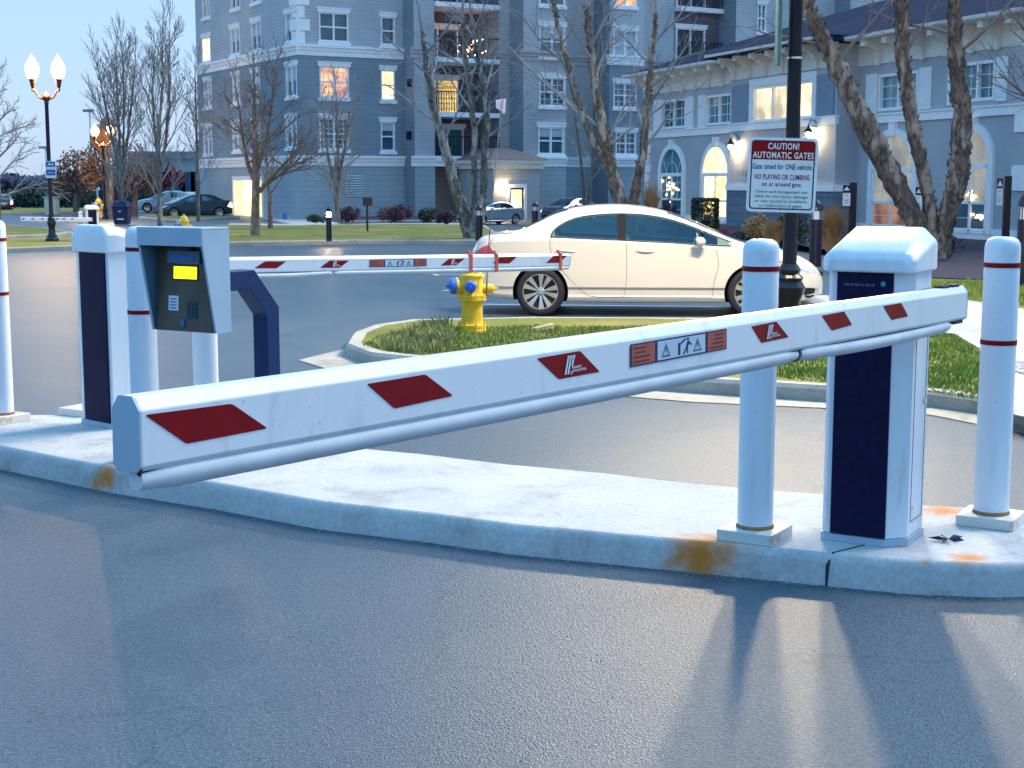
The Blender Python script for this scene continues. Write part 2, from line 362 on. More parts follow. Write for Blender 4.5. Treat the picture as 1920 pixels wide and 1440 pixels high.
M['binblue'] = mat('dark_blue_bin', (.006, .01, .07), .5, .2)
M['util'] = mat('pale_green_utility_box', (.30, .42, .42), .5, .08)
M['fairy'] = emis('fairy_light', (1, .55, .22), 12)
M['stone'] = mat('tan_precast_stone', (.44, .38, .22), .85, .15, 8, bmp=.3)
M['door'] = mat('brown_door_frame', (.07, .04, .04), .5, .2)
M['farwall'] = mat('far_pale_building', (.30, .40, .46), .8, .08, .4)
M['farroof'] = mat('far_white_roof', (.55, .60, .64), .7, .08, .4)
# ------------------------------------------------------------------ ground, roads, kerbs
rng = random.Random(7)
def sheet(name, pts, z, mat, kind='structure'):
    mb = MB(); pts = [(p[0], p[1]) for p in pts]
    if area2(pts) < 0: pts = pts[::-1]
    mb.poly([(x, y, z) for x, y in pts]); return props(part(name, mb, mat), kind=kind)
def H(l, z=0.0): return [tuple(hit(x, y, z).xy) for x, y in l]
sheet('ground', [(-1500, -60), (1500, -60), (1500, 2400), (-1500, 2400)], -.03, M['grassfar'])
sheet('road', [(-75, -14), (45, -14), (75, 118), (-75, 118)], 0, M['asphalt'])
def smooth_poly(pts, it=2):
    for _ in range(it):
        out = []
        for i in range(len(pts)):
            a = Vector(pts[i]); b = Vector(pts[(i + 1) % len(pts)])
            out += [tuple(a.lerp(b, .25)), tuple(a.lerp(b, .75))]
        pts = out
    return pts
M['kerb'] = concrete('kerb_concrete', (.33, .31, .27), (.46, .43, .38))
M['walk'] = concrete('sidewalk_concrete', (.42, .42, .43), (.54, .53, .52))
def raised(pts, h=.13, kw=.15, name='kerb', lawn='lawn', lm=None):
    mb = MB(); o = pts if area2(pts) > 0 else pts[::-1]
    i0 = inset(o, .03); i1 = inset(o, kw); n = len(o)
    rings = [[(x, y, -.02) for x, y in o], [(x, y, h - .03) for x, y in o], [(x, y, h) for x, y in i0], [(x, y, h) for x, y in i1], [(x, y, h - .05) for x, y in i1]]
    mb.loft(rings, cap=False); props(part(name, mb, M['kerb'], smooth=True), kind='structure')
    sheet(lawn, i1, h - .006, lm or M['grass'])
    return i1
# lawn across the road with lamp post and trees
raised(H([(-260, 480), (0, 475), (160, 468), (440, 462), (660, 458), (905, 459), (935, 445), (910, 428), (760, 426), (560, 429), (430, 428), (330, 436), (150, 452), (-40, 457), (-260, 459)]), name='kerb', lawn='lawn')
raised(H([(-260, 446), (0, 450), (95, 447), (135, 442), (90, 434), (20, 428), (-120, 426), (-260, 426)]), name='kerb', lawn='lawn')
raised(H([(-300, 404), (0, 403.5), (196, 402), (196, 393), (0, 394), (-300, 394)]), name='kerb', lawn='lawn')
raised(H([(260, 412), (330, 418), (415, 412), (450, 411), (420, 405), (300, 406)]), name='kerb', lawn='lawn')
# sidewalk and drive in front of the apartment block
sheet('sidewalk', H([(430, 423.5), (560, 424.5), (930, 421.5), (930, 419), (720, 419), (640, 421), (600, 409), (640, 403), (480, 401), (430, 402), (500, 412), (545, 420), (430, 419)]), .010, M['walk'])
raised(H([(640, 418.5), (930, 416.5), (930, 404), (760, 403), (640, 406)]), h=.1, name='kerb', lawn='mulch_bed', lm=M['mulch'])
# gate island
isl = [hit(x, y, 0) for x, y in [(-260, 850), (-120, 862), (0, 880), (200, 923), (400, 955), (600, 993), (800, 1017), (960, 1040), (1180, 1062), (1380, 1082), (1550, 1099), (1700, 1114), (1860, 1121), (1990, 1118), (2090, 1098), (2110, 1062), (2060, 1030)]]
islb = [hit(x, y, .14) for x, y in [(1960, 972), (1920, 962), (1821, 949), (1735, 945), (1534, 923), (1451, 917), (1300, 904), (1130, 884), (960, 869), (800, 850), (640, 835), (420, 806), (200, 786), (121, 776), (28, 777), (-120, 772), (-300, 764)]]
ipts = [tuple(p.xy) for p in isl + islb]
st = [(hit(1318, 1042, .07), .19, 1), (hit(1300, 1070, .03), .14, 1), (hit(1360, 1028, .14), .16, .5), (hit(196, 893, .09), .10, 1), (hit(186, 878, .14), .09, .9), (hit(178, 905, .04), .06, .9), (hit(1770, 958, .14), .16, .9), (hit(1815, 1046, .14), .10, .9), (hit(1850, 1075, .12), .08, .5),
      (hit(1736, 1052, .14), .03, .6), (hit(1745, 1075, .14), .03, .6), (hit(1700, 1025, .14), .1, .3), (hit(1845, 1060, .14), .05, .5), (hit(1905, 1040, .14), .02, .5)]
M['island'] = concrete('island_concrete', (.47, .46, .46), (.60, .585, .58), [(tuple(p), r, s) for p, r, s in st])
mb = MB(); o_ = ipts if area2(ipts) > 0 else ipts[::-1]
i0 = inset(o_, .012); i1 = inset(o_, .04)
mb.loft([[(x, y, -.02) for x, y in o_], [(x, y, .10) for x, y in i0], [(x, y, .132) for x, y in inset(o_, .02)], [(x, y, .14) for x, y in i1]], cap=False)
mb.poly([(x, y, .14) for x, y in i1])
props(part('gate_island_pavement', mb, M['island'], smooth=True, sharp=60), kind='structure')
# joint through the island kerb
j0 = hit(1552, 1098, 0); j1 = hit(1572, 1034, .14); dj = (Vector((j1.x, j1.y, 0)) - Vector((j0.x, j0.y, 0))).normalized(); pj = Vector((-dj.y, dj.x, 0)) * .0045
mb = MB(); a = Vector((j0.x, j0.y, 0)) - dj * .012; b = a + dj * .30
mb.loft([[a - pj, a + pj, a + pj + Vector((0, 0, .09)), a - pj + Vector((0, 0, .09))], [a - pj + dj * .04, a + pj + dj * .04, a + pj + dj * .04 + Vector((0, 0, .142)), a - pj + dj * .04 + Vector((0, 0, .142))], [b - pj, b + pj, b + pj + Vector((0, 0, .142)), b - pj + Vector((0, 0, .142))]])
props(part('pavement_joint', mb, M['seal']), kind='structure')
# median with the hydrant, running into the clubhouse lawn
med = H([(648, 668), (662, 645), (700, 630), (770, 619), (1000, 614), (1330, 616), (1565, 611), (1620, 575), (1612, 500), (1560, 462), (1400, 438), (1240, 424), (1110, 417), (2500, 417)]) + [(30, 5.2)] + H([(2100, 900), (1985, 830), (1920, 800), (1840, 778), (1745, 764), (1541, 754), (1455, 748), (1300, 738), (1100, 722), (900, 706), (760, 694), (690, 686)])
mi = raised(med, name='kerb', lawn='lawn')
sheet('gutter_apron', H([(560, 676), (600, 666), (648, 655), (672, 640), (720, 640), (900, 690), (1300, 722), (1700, 745), (1960, 800), (2050, 850), (1960, 822), (1745, 779), (1541, 766), (1300, 755), (1120, 740), (760, 712), (610, 692)]), .006, M['kerb'])
zt = .136
sheet('sidewalk', H([(1500, 552), (1640, 556), (1800, 561), (1920, 579), (2300, 620), (2300, 820), (2050, 806), (1905, 778), (1860, 757), (1868, 700), (1840, 655), (1790, 626), (1720, 618), (1500, 600)], zt), zt, M['walk'])
sheet('mulch_bed', H([(1190, 426), (1380, 442), (1560, 470), (1600, 505), (1730, 520), (1920, 527), (2300, 545), (2300, 421), (1190, 418)], zt), zt + .004, M['mulch'])
# parking lines
def line(p0, p1, wd=.10):
    a = Vector(p0); b = Vector(p1); d = (b - a).normalized(); n = Vector((-d.y, d.x)) * wd / 2
    sheet('parking_line', [a + n, b + n, b - n, a - n], .005, M['paint'])
def hv(x, y): return hit(x, y).xy
line(hv(905, 571), hv(1480, 577)); line(hv(870, 602), hv(1440, 607.5)); line(hv(800, 514), hv(900, 516)); line(hv(797, 511), hv(822, 517), .08); line(hv(830, 545), hv(905, 546))
# grass blades on the median and right lawn, weeds at the tip
def inside(p, poly):
    c = False; n = len(poly)
    for i in range(n):
        x1, y1 = poly[i]; x2, y2 = poly[i - 1]
        if (y1 > p[1]) != (y2 > p[1]) and p[0] < (x2 - x1) * (p[1] - y1) / (y2 - y1) + x1: c = not c
    return c
def blades(name, poly, n, hmin, hmax, mt, wd=.006, label=None, cond=None, z=.124):
    mb = MB(); xs = [p[0] for p in poly]; ys = [p[1] for p in poly]; k = 0
    while k < n:
        x = rng.uniform(min(xs), max(xs)); y = rng.uniform(min(ys), max(ys))
        if not inside((x, y), poly): continue
        h = rng.uniform(hmin, hmax) * (.5 + noise.noise(Vector((x * 2, y * 2, 0))) + .5); a = rng.uniform(0, 6.28); l = rng.uniform(.1, .6) * h; b = rng.uniform(0, 6.28)
        dx = math.cos(a) * wd; dy = math.sin(a) * wd; lx = math.cos(b) * l; ly = math.sin(b) * l
        mb.add([(x - dx, y - dy, z), (x + dx, y + dy, z), (x + lx * .4 + dx * .6, y + ly * .4 + dy * .6, z + h * .6), (x + lx, y + ly, z + h)], [(0, 1, 2), (0, 2, 3)])
        k += 1
    o = part(name, mb, mt); return props(o, kind='stuff')
tip = H([(680, 648), (715, 628), (780, 617), (1000, 611), (1400, 613), (1400, 690), (1200, 690), (900, 676), (760, 664)], .13)
blades('grass', tip, 17000, .018, .052, M['blade'])
blades('grass', tip, 4500, .015, .045, M['bladedry'])
blades('grass', H([(1440, 640), (1560, 625), (1700, 619), (1790, 628), (1836, 660), (1862, 700), (1850, 752), (1700, 728), (1440, 706)], .13), 13000, .018, .05, M['blade'])
blades('grass', H([(1560, 520), (1740, 528), (1920, 534), (2060, 545), (2060, 585), (1920, 574), (1800, 558), (1640, 553)], .13), 7000, .03, .09, M['blade'], .01)
blades('weeds', H([(700, 652), (735, 628), (800, 616), (850, 622), (850, 655), (780, 664)], .13), 2600, .05, .12, M['bladedry'], .008)
mb = MB(); gp = H([(1880, 679), (1925, 674), (2000, 680), (2000, 706), (1930, 702), (1890, 697)], .14)
for _ in range(420):
    while True:
        x = rng.uniform(min(p[0] for p in gp), max(p[0] for p in gp)); y = rng.uniform(min(p[1] for p in gp), max(p[1] for p in gp))
        if inside((x, y), gp): break
    r_ = rng.uniform(.012, .04); mb.ball((x, y, .14), r_, r_ * rng.uniform(.6, 1), r_ * .6, 5, 3)
props(part('gravel', mb, mat('grey_gravel', (.36, .36, .38), .9, .5, 6)), kind='stuff')
mb = MB(); per = isl
for _ in range(900):
    k = rng.randrange(len(per) - 1); q = per[k].lerp(per[k + 1], rng.random()); r_ = rng.uniform(.0015, .0055)
    d_ = abs(rng.gauss(0, .03)) + .004; mb.ball((q.x - .3 * d_, q.y - d_, r_ * .6), r_, r_ * .8, r_ * .7, 5, 3)
for _ in range(420):
    q = hit(rng.uniform(0, 1920), rng.uniform(900, 1440)); r_ = rng.uniform(.0012, .0035); mb.ball((q.x, q.y, r_ * .5), r_, r_ * .8, r_ * .6, 4, 3)
props(part('road_grit', mb, mat('road_grit', (.30, .28, .26), .9, .5, 30)), kind='stuff')
mb = MB()
for _ in range(420):
    q = hit(rng.uniform(440, 900), rng.uniform(432, 457), .13) if rng.random() < .5 else hit(rng.uniform(760, 1900), rng.uniform(618, 700), .14)
    if q.z > .135 and not inside((q.x, q.y), tip) and rng.random() < .8: continue
    a = rng.uniform(0, 6.28); s_ = rng.uniform(.015, .035) * (1.6 if q.y > 25 else .8); z_ = .15 + rng.uniform(0, .03); u_ = Vector((math.cos(a), math.sin(a), rng.uniform(-.3, .3))) * s_; w_ = Vector((-math.sin(a), math.cos(a), rng.uniform(-.3, .3))) * s_ * .5; q = Vector((q.x, q.y, z_)); mb.add([q - u_, q + w_, q + u_, q - w_], [(0, 1, 2, 3)])
props(part('fallen_leaves', mb, M['brownleaf']), kind='stuff')
# rustling debris
lf = hit(1778, 1014, .142)
mb = MB(); 
for k in range(5):
    a = k * 1.2 + .3; mb.add([(lf.x, lf.y, .15), (lf.x + .045 * math.cos(a), lf.y + .03 * math.sin(a), .143), (lf.x + .09 * math.cos(a + .3), lf.y + .06 * math.sin(a + .3), .155), (lf.x + .045 * math.cos(a + .6), lf.y + .03 * math.sin(a + .6), .165)], [(0, 1, 2, 3)])
props(part('crumpled_leaf', mb, M['ink']), 'dark crumpled leaf lying on the concrete between gate cabinet and right bollard', 'leaf')
lf = hit(497, 962, .02); mb = MB()
for k in range(4):
    a = k * 1.6; mb.add([(lf.x, lf.y - .02, .005), (lf.x + .03 * math.cos(a), lf.y - .02 + .02 * math.sin(a), .03), (lf.x + .05 * math.cos(a + .4), lf.y - .02 + .03 * math.sin(a + .4), .02), (lf.x + .02 * math.cos(a + .9), lf.y - .02, .04)], [(0, 1, 2, 3)])
props(part('fallen_leaf', mb, M['hedge']), 'small green leaf lying in the gutter against the island kerb', 'leaf')

# ------------------------------------------------------------------ text
def text_mb(s, size, frame, align='CENTER', bold=0, shear=0, wid=1.0):
    """letters in the plane of frame (local x right, z up), facing local -y"""
    cu = bpy.data.curves.new('t', 'FONT'); cu.body = s; cu.size = size; cu.align_x = align; cu.align_y = 'CENTER'; cu.offset = bold; cu.space_character = 1.0 + bold * 6; cu.shear = shear; cu.resolution_u = 3
    ob = bpy.data.objects.new('t', cu); C.objects.link(ob); dg = bpy.context.evaluated_depsgraph_get()
    me = bpy.data.meshes.new_from_object(ob.evaluated_get(dg)); mb = MB(frame)
    mb.add([(v.co.x * wid, 0, v.co.y) for v in me.vertices], [tuple(p.vertices) for p in me.polygons])
    bpy.data.objects.remove(ob); bpy.data.curves.remove(cu); bpy.data.meshes.remove(me); return mb
def text_fit(s, w_, h_, frame, bold=.01, shear=0):
    mb = text_mb(s, 1.0, Matrix(), bold=bold, shear=shear); xs = [v.x for v in mb.v]; zs = [v.z for v in mb.v]
    cx, cz = (min(xs) + max(xs)) / 2, (min(zs) + max(zs)) / 2; sx = w_ / (max(xs) - min(xs)); sz = h_ / (max(zs) - min(zs))
    mb.v = [frame @ Vector(((v.x - cx) * sx, 0, (v.z - cz) * sz)) for v in mb.v]; return mb
def merge(*mbs):
    o = MB()
    for m in mbs: k = len(o.v); o.v += m.v; o.f += [tuple(i + k for i in f) for f in m.f]; o.mi += m.mi
    return o
def T(x, y, z): return Matrix.Translation((x, y, z))

# ------------------------------------------------------------------ bollards on the island
def bollard(loc, label, dia=.158, h=1.33):
    t = thing('bollard', label, 'bollard', loc, 'white bollards with red bands', world=False, rot=ROT)
    mb = MB(); r = dia / 2
    mb.lathe([(r, .05), (r, h - .05), (r * .96, h - .028), (r * .82, h - .010), (r * .55, h), (0.001, h + .002)], 32); part('sleeve', mb, M['white2'], t, smooth=True)
    for z in (h * .64, h * .905):
        mb = MB(); mb.lathe([(r - .001, z - .011), (r + .0025, z - .011), (r + .0025, z + .011), (r - .001, z + .011)], 32); part('red_band', mb, M['red'], t, smooth=True)
    mb = MB(); mb.box(-.130, -.130, 0, .130, .130, .05); part('base_plate', mb, M['platep'], t, bevel=.004)
    mb = MB(); mb.lathe([(r + .004, .05), (r + .006, .058), (r + .001, .066)], 24); part('rust_ring', mb, M['rust'], t, smooth=True)
    return t
m, t, b = NM('rusty_white_plate'); n = noisy(t, 9, 6); r = ramp(t, n.outputs[0], .60, .72, (0, 0, 0), (1, 1, 1)); t.links.new(mixc(t, r.outputs[0], (.66, .64, .60), (.42, .27, .14)), b.inputs['Base Color']); b.inputs['Roughness'].default_value = .6; M['platep'] = m
rv = Vector((.86, -.51)).normalized(); nv = Vector((-rv.y * -1, 0)); ROT = math.atan2(rv.y, rv.x)
nv = Vector((rv.y, -rv.x))  # towards the near lane
bl1 = bollard(tuple(hit(1415, 1008, .14)), 'white bollard with rusty square base in front of the near gate cabinet')
for (px, py, lab) in [(1857, 981, 'white bollard at the right edge of the photo, right of the gate cabinet'), (4, 790, 'white bollard cut by the left edge of the photo'),
                      (276, 862, 'white bollard squeezed between far gate cabinet and payment terminal'), (390, 846, 'white bollard whose shaft shows below the payment terminal')]:
    d_ = dup(bl1, tuple(hit(px, py, .14)), ROT, lab)
    if px == 390: d_.scale = (.92, .92, .93)

# ------------------------------------------------------------------ gate cabinets and booms
def cabinet(name, base, rot, label, text=True):
    t = thing(name, label, 'gate cabinet', base, 'white barrier gate cabinets', world=False, rot=rot)
    W, D, Z = .365, .33, 1.215; c = .055
    # front at local y=0, body goes to +y; hood is low in front, high at the back
    pl = [(-W / 2 + .02, .012), (W / 2 - c - .02, .012), (W / 2, .012 + c + .02), (W / 2, D), (-W / 2, D), (-W / 2, .03)]
    mb = MB(); mb.prism(pl, .035, Z); part('housing', mb, M['white'], t, bevel=.006)
    mb = MB(); mb.box(-W / 2 + .045, 0, .04, W / 2 - .075, .02, Z - .02); part('front_panel', mb, M['panel'], t, bevel=.002)
    mb = MB(); mb.box(-W / 2 + .03, D - .004, .04, W / 2 - .05, D + .012, Z - .02); part('rear_panel', mb, M['panel'], t, bevel=.002)
    mb = MB(); mb.prism(inset(pl, -.006), 0, .035); part('plinth', mb, M['boxgrey'], t, bevel=.003)
    # hood
    w2 = W / 2 + .022
    def ring(y0, z0, z1, w_, ch):
        return [(-w_, y0, z0), (w_, y0, z0), (w_, y0, z1 - ch), (w_ - ch, y0, z1), (-w_ + ch, y0, z1), (-w_, y0, z1 - ch)]
    mb = MB(); zb = Z - .02
    mb.loft([ring(-.03, zb, zb + .06, w2 - .03, .02), ring(-.012, zb, zb + .085, w2 - .010, .03), ring(.012, zb, zb + .10, w2, .04), ring(D - .06, zb, zb + .185, w2, .06), ring(D + .01, zb, zb + .185, w2 - .004, .06), ring(D + .028, zb, zb + .15, w2 - .015, .05)])
    part('hood', mb, M['white'], t, bevel=.012, seg=3)
    if text:
        mb = MB(); x = -.105
        for wl in (.022, .014, .024, .012, .02, .016): mb.add([(x, -.0015, Z - .080), (x + wl, -.0015, Z - .080), (x + wl, -.0015, Z - .070), (x, -.0015, Z - .070)], [(0, 1, 2, 3)]); x += wl + .005
        part('small_print', mb, mat('dim_lettering', (.05, .07, .16), .5, .05), t)
        mb = MB(T(.065, -.0015, Z - .068)); mb.add([(.011 * math.cos(a / 16 * 6.283), 0, .011 * math.sin(a / 16 * 6.283)) for a in range(16)], [tuple(range(16))]); part('round_lamp', mb, mat('teal_lamp', (.05, .28, .32), .3, .1), t)
    mb = MB(); xr = W / 2 + .0008
    for z in (.10, Z - .10): mb.box(xr - .001, .12, z, xr + .0012, D - .03, z + .003)
    for y in (.12, D - .033): mb.box(xr - .001, y, .10, xr + .0012, y + .003, Z - .10)
    part('door_seam', mb, M['boxin'], t)
    mb = MB()
    for z in (.16, Z - .18): mb.lathe([(.007, 0), (.007, .003), (.003, .004)], 8, (xr, .145, z), axis='x')
    mb.lathe([(.013, 0), (.013, .005), (.008, .006)], 12, (xr, .27, .62), axis='x'); part('door_lock', mb, M['chrome'], t, smooth=True)
    mb = MB()
    for x in (-W / 2 + .052, W / 2 - .082):
        for z in (.07, .45, .85, Z - .05): mb.lathe([(.005, .0015), (.005, .003)], 8, (x, -.001, z), axis='y')
    part('panel_screw', mb, M['chrome'], t)
    mb = MB(); mb.tube([(W / 2 - .01, .17, 1.0), (W / 2 + .10, .17, 1.0)], .035, 14); part('pivot_shaft', mb, M['boxgrey'], t, smooth=True)
    return t
c1b = hit(1612, 1022, .14)
cab1 = cabinet('gate_cabinet', tuple(c1b), ROT, 'white gate cabinet with dark navy front panel carrying the near boom')
c2b = hit(196, 801, .14)
# second cabinet turned round: its back faces us
c2 = cabinet('gate_cabinet', (0, 0, 0), 0, 'white gate cabinet with narrow dark panel left of the payment terminal', False)
off = Vector((nv.x, nv.y, 0)) * -.33
c2.location = (c2b.x + off.x, c2b.y + off.y, .14); c2.rotation_euler = (0, 0, ROT + math.pi - R(11)); c2.scale = (1, 1, .945)
bp = hit(158, 776, .14); mb = MB(Matrix.Translation(bp) @ Matrix.Rotation(ROT, 4, 'Z')); mb.box(-.12, -.12, 0, .12, .12, .05)
tt = thing('ground_plate', 'square white base plate peeping out behind the left gate cabinet', 'base plate', tuple(bp)); part('base_plate', mb, M['platep'], tt, bevel=.004)

def boom(A, B, label, sc_=1.0, stick=(), lab=None, far=False):
    A = Vector(A); B = Vector(B); d = (B - A).normalized(); L = (B - A).length
    s = d.cross(Vector((0, 0, 1))).normalized(); u = s.cross(d).normalized()
    if s.dot(Vector((0, 0, CAMH)) - A) < 0: s = -s
    # frame: x along, y = -side (face towards camera is local -y), z = up
    Fm = Matrix(((d.x, -s.x, u.x, A.x), (d.y, -s.y, u.y, A.y), (d.z, -s.z, u.z, A.z), (0, 0, 0, 1)))
    t = thing('gate_boom', label, 'gate boom', tuple(A), 'white barrier booms with red stickers')
    hw, hh, cx, cz = .038 * sc_, .071 * sc_, .019 * sc_, .026 * sc_
    cb = .011 * sc_
    oc = [(-hw, -hh + cb), (-hw + cb, -hh), (hw - cb, -hh), (hw, -hh + cb), (hw, hh - cz), (hw - cx, hh), (-hw + cx, hh), (-hw, hh - cz)]
    mb = MB(Fm); mb.loft([[(x, y, z) for y, z in oc] for x in (0, L)]); part('beam', mb, M['white'], t, bevel=.003)
    for x0, x1 in ((-.006, 0.0), (L, L + .006)):
        mb = MB(Fm); mb.loft([[(x, y * 1.02, z * 1.02) for y, z in oc] for x in (x0, x1)]); part('end_cap', mb, M['boxgrey'], t, bevel=.002)
    tr = .026 * sc_; zc = -hh - tr * .62
    segs = [(.16, .36 * L), (.365 * L, L - .004)] if not far else [(.3, .33 * L), (.334 * L, L - .01)]
    for k, (x0, x1) in enumerate(segs):
        mb = MB(Fm); n = 30; pts = []
        for i in range(n + 1):
            x = x0 + (x1 - x0) * i / n; sag = -.010 * math.sin(math.pi * i / n) * (1 if k == 0 else .25); pts.append((x, -.013, zc + sag))
        mb.tube(pts, [tr * .7] + [tr] * (n - 1) + [tr * .8], 14); part('safety_edge', mb, M['rubber'], t, smooth=True)
    mb = MB(Fm); mb.box(.16, -hw + cx * .5, -hh - .002, L - .005, hw - cx * .4, -hh + .001); part('edge_rail', mb, M['seal'], t)
    mb = MB(Fm); mb.tube([(.3626 * L - .006, -.004, zc), (.3626 * L + .006, -.004, zc)], tr * 1.02, 14); part('joint_seal', mb, M['seal'], t, smooth=True)
    P = A + s * (hw + .0012)
    for poly in stick:
        q = [onpl(x, y, P, s) for x, y in poly]
        # round the corners a little
        qq = []
        for i in range(len(q)):
            a, b_, c_ = q[i - 1], q[i], q[(i + 1) % len(q)]; r_ = .006
            qq += [b_ + (a - b_).normalized() * r_, b_ + ((a - b_).normalized() + (c_ - b_).normalized()) * r_ * .28, b_ + (c_ - b_).normalized() * r_]
        mb = MB(); mb.loft([[p - s * .001 for p in qq], [p for p in qq]]); part('red_sticker', mb, M['red'], t)
    return t, Fm, P, s, L
def on_boom(poly, P, s, lift=.001): return [onpl(x, y, P, s) + s * lift for x, y in poly]
def quad_uv(q, u, v):  # q = tl,tr,br,bl
    a = q[0].lerp(q[1], u); b = q[3].lerp(q[2], u); return a.lerp(b, v)
def logo(q, P, s, t):
    """slanted triple-bar m with a ring and two rows of small lettering"""
    c = (q[0] + q[1] + q[2] + q[3]) / 4; ex = ((q[1] - q[0]) + (q[2] - q[3])).normalized(); up = s.cross(ex); up = up if up.z > 0 else -up
    hgt = abs((q[0] - q[3]).dot(up)); k = hgt
    def pt(x, y): return c + ex * (x * k) + up * (y * k) + s * .0012
    mb = MB()
    for x in (-.30, -.10, .10):
        y0 = -.36 if x < .05 else -.05
        sh = .30
        mb.poly([pt(x + sh * y0, y0), pt(x + .12 + sh * y0, y0), pt(x + .12 + sh * .34, .34), pt(x + sh * .34, .34)])
        mb.poly([pt(x - .02 + sh * .36, .28), pt(x + .16 + sh * .34, .28), pt(x + .13 + sh * .4, .40), pt(x + .0 + sh * .4, .40)])
    ring = [(pt(.10 + .07 * math.cos(a), -.33 + .07 * math.sin(a)), pt(.10 + .04 * math.cos(a), -.33 + .04 * math.sin(a))) for a in [i / 12 * 6.2832 for i in range(12)]]
    for i in range(12): mb.add([ring[i][0], ring[(i + 1) % 12][0], ring[(i + 1) % 12][1], ring[i][1]], [(0, 1, 2, 3)])
    part('logo', mb, M['signwhite'], t)
    fr = Matrix(((ex.x, -s.x, up.x, 0), (ex.y, -s.y, up.y, 0), (ex.z, -s.z, up.z, 0), (0, 0, 0, 1)))
    ms = []
    for w_, yy, al in (('MAGNETIC', -.12, 'LEFT'), ('AUTOCONTROL', -.26, 'LEFT')):
        p = pt(.14, yy); f2 = fr.copy(); f2.translation = p; part('lettering', text_mb(w_, k * .14, f2, al, k * .004), M['signwhite'], t)
def warning_label(q, s, t, sharp=True):
    mb = MB(); mb.poly(q); part('label_frame', mb, M['ink'], t)
    def sub(u0, u1, v0, v1, m_, name, lift=.0006):
        mb = MB(); mb.poly([quad_uv(q, a, b) + s * lift for a, b in ((u0, v0), (u1, v0), (u1, v1), (u0, v1))]); part(name, mb, M[m_], t)
    sub(.012, .235, .06, .94, 'redlabel', 'red_label_panel'); sub(.785, .988, .06, .94, 'redlabel', 'red_label_panel'); sub(.262, .758, .07, .93, 'pale', 'pictogram_panel')
    def P_(u, v, l=.0011): return quad_uv(q, u, v) + s * l
    for u in (.345, .672):       # warning triangles
        mb = MB()
        out = [(u, .2), (u + .045, .82), (u - .045, .82)]; inn = [(u, .34), (u + .031, .75), (u - .031, .75)]
        for i in range(3):
            j = (i + 1) % 3; mb.add([P_(*out[i]), P_(*out[j]), P_(*inn[j]), P_(*inn[i])], [(0, 1, 2, 3)])
        mb.poly([P_(u - .006, .42), P_(u + .006, .42), P_(u + .004, .62), P_(u - .004, .62)]); mb.poly([P_(u - .005, .655), P_(u + .005, .655), P_(u + .005, .71), P_(u - .005, .71)])
        part('warning_triangle', mb, M['inkteal'], t)
    mb = MB()
    mb.poly([P_(.468, .3), P_(.492, .3), P_(.492, .86), P_(.468, .86)])         # gate post
    mb.poly([P_(.492, .30), P_(.535, .14), P_(.56, .14), P_(.50, .38)])         # arm
    mb.poly([P_(.555, .16), P_(.572, .1), P_(.588, .17), P_(.572, .25)])        # head
    mb.poly([P_(.565, .26), P_(.592, .28), P_(.566, .62), P_(.546, .60)])       # torso
    mb.poly([P_(.585, .3), P_(.612, .42), P_(.606, .5), P_(.580, .38)])         # arm
    mb.poly([P_(.546, .58), P_(.566, .60), P_(.528, .88), P_(.516, .88)]); mb.poly([P_(.553, .58), P_(.57, .60), P_(.574, .84), P_(.562, .84)])
    part('pictogram', mb, M['ink'], t)
    # four short rows of print too small to read
    rg = random.Random(3)
    for u0, u1, al in ((.03, .2, 0), (.81, .97, 1)):
        mb = MB()
        for r_, (a0, a1) in enumerate(((0, .7), (.08, .68), (0, .95), (0, .9)) if not al else ((.35, .95), (.28, .9), (.1, .95), (0, .95))):
            v = .16 + r_ * .2; u = u0 + (u1 - u0) * a0; ue = u0 + (u1 - u0) * a1
            while u < ue:
                wl = rg.uniform(.008, .02); mb.poly([P_(u, v), P_(min(u + wl, ue), v), P_(min(u + wl, ue), v + .09), P_(u, v + .09)]); u += wl + .004
        part('small_print', mb, M['inkdr'], t)
A = hit(1797, 566, 1.19)
A = at(1797, 567, 6.28); B = at(240, 813, 2.72)
S1 = [[(272, 778), (435, 757), (502, 803), (350, 832)], [(688, 720), (798, 702), (850, 742), (740, 766)], [(1007, 672), (1088, 658), (1125, 697), (1048, 711)], [(1409, 612), (1456, 603), (1479, 632), (1428, 643)], [(1541, 592), (1583, 584), (1598, 609), (1560, 620)], [(1656, 574), (1690, 568), (1703, 593), (1672, 600)]]
b1, F1, P1, s1, L1 = boom(A, B, 'long white near gate boom crossing the foreground towards lower left', 1.0, S1)
logo(on_boom(S1[2], P1, s1), P1, s1, b1); logo(on_boom(S1[3], P1, s1), P1, s1, b1)
warning_label(on_boom([(1181, 646), (1362, 616), (1362, 654), (1181, 689)], P1, s1), s1, b1)
# clamp plates at the pivot end
mb = MB(F1); mb.box(.05, -.02, .070, .13, .02, .082); mb.box(.16, -.02, .070, .24, .02, .080); part('clamp', mb, M['seal'], b1, bevel=.002)
mb = MB(F1); mb.box(.02, -.03, -.085, .12, .03, -.070); part('bracket', mb, M['seal'], b1, bevel=.002)
mb = MB(F1); mb.ball((L1 - .001, -.028, -.066), .005, .008, .013, 8, 5); part('torn_rubber', mb, M['seal'], b1, smooth=True)

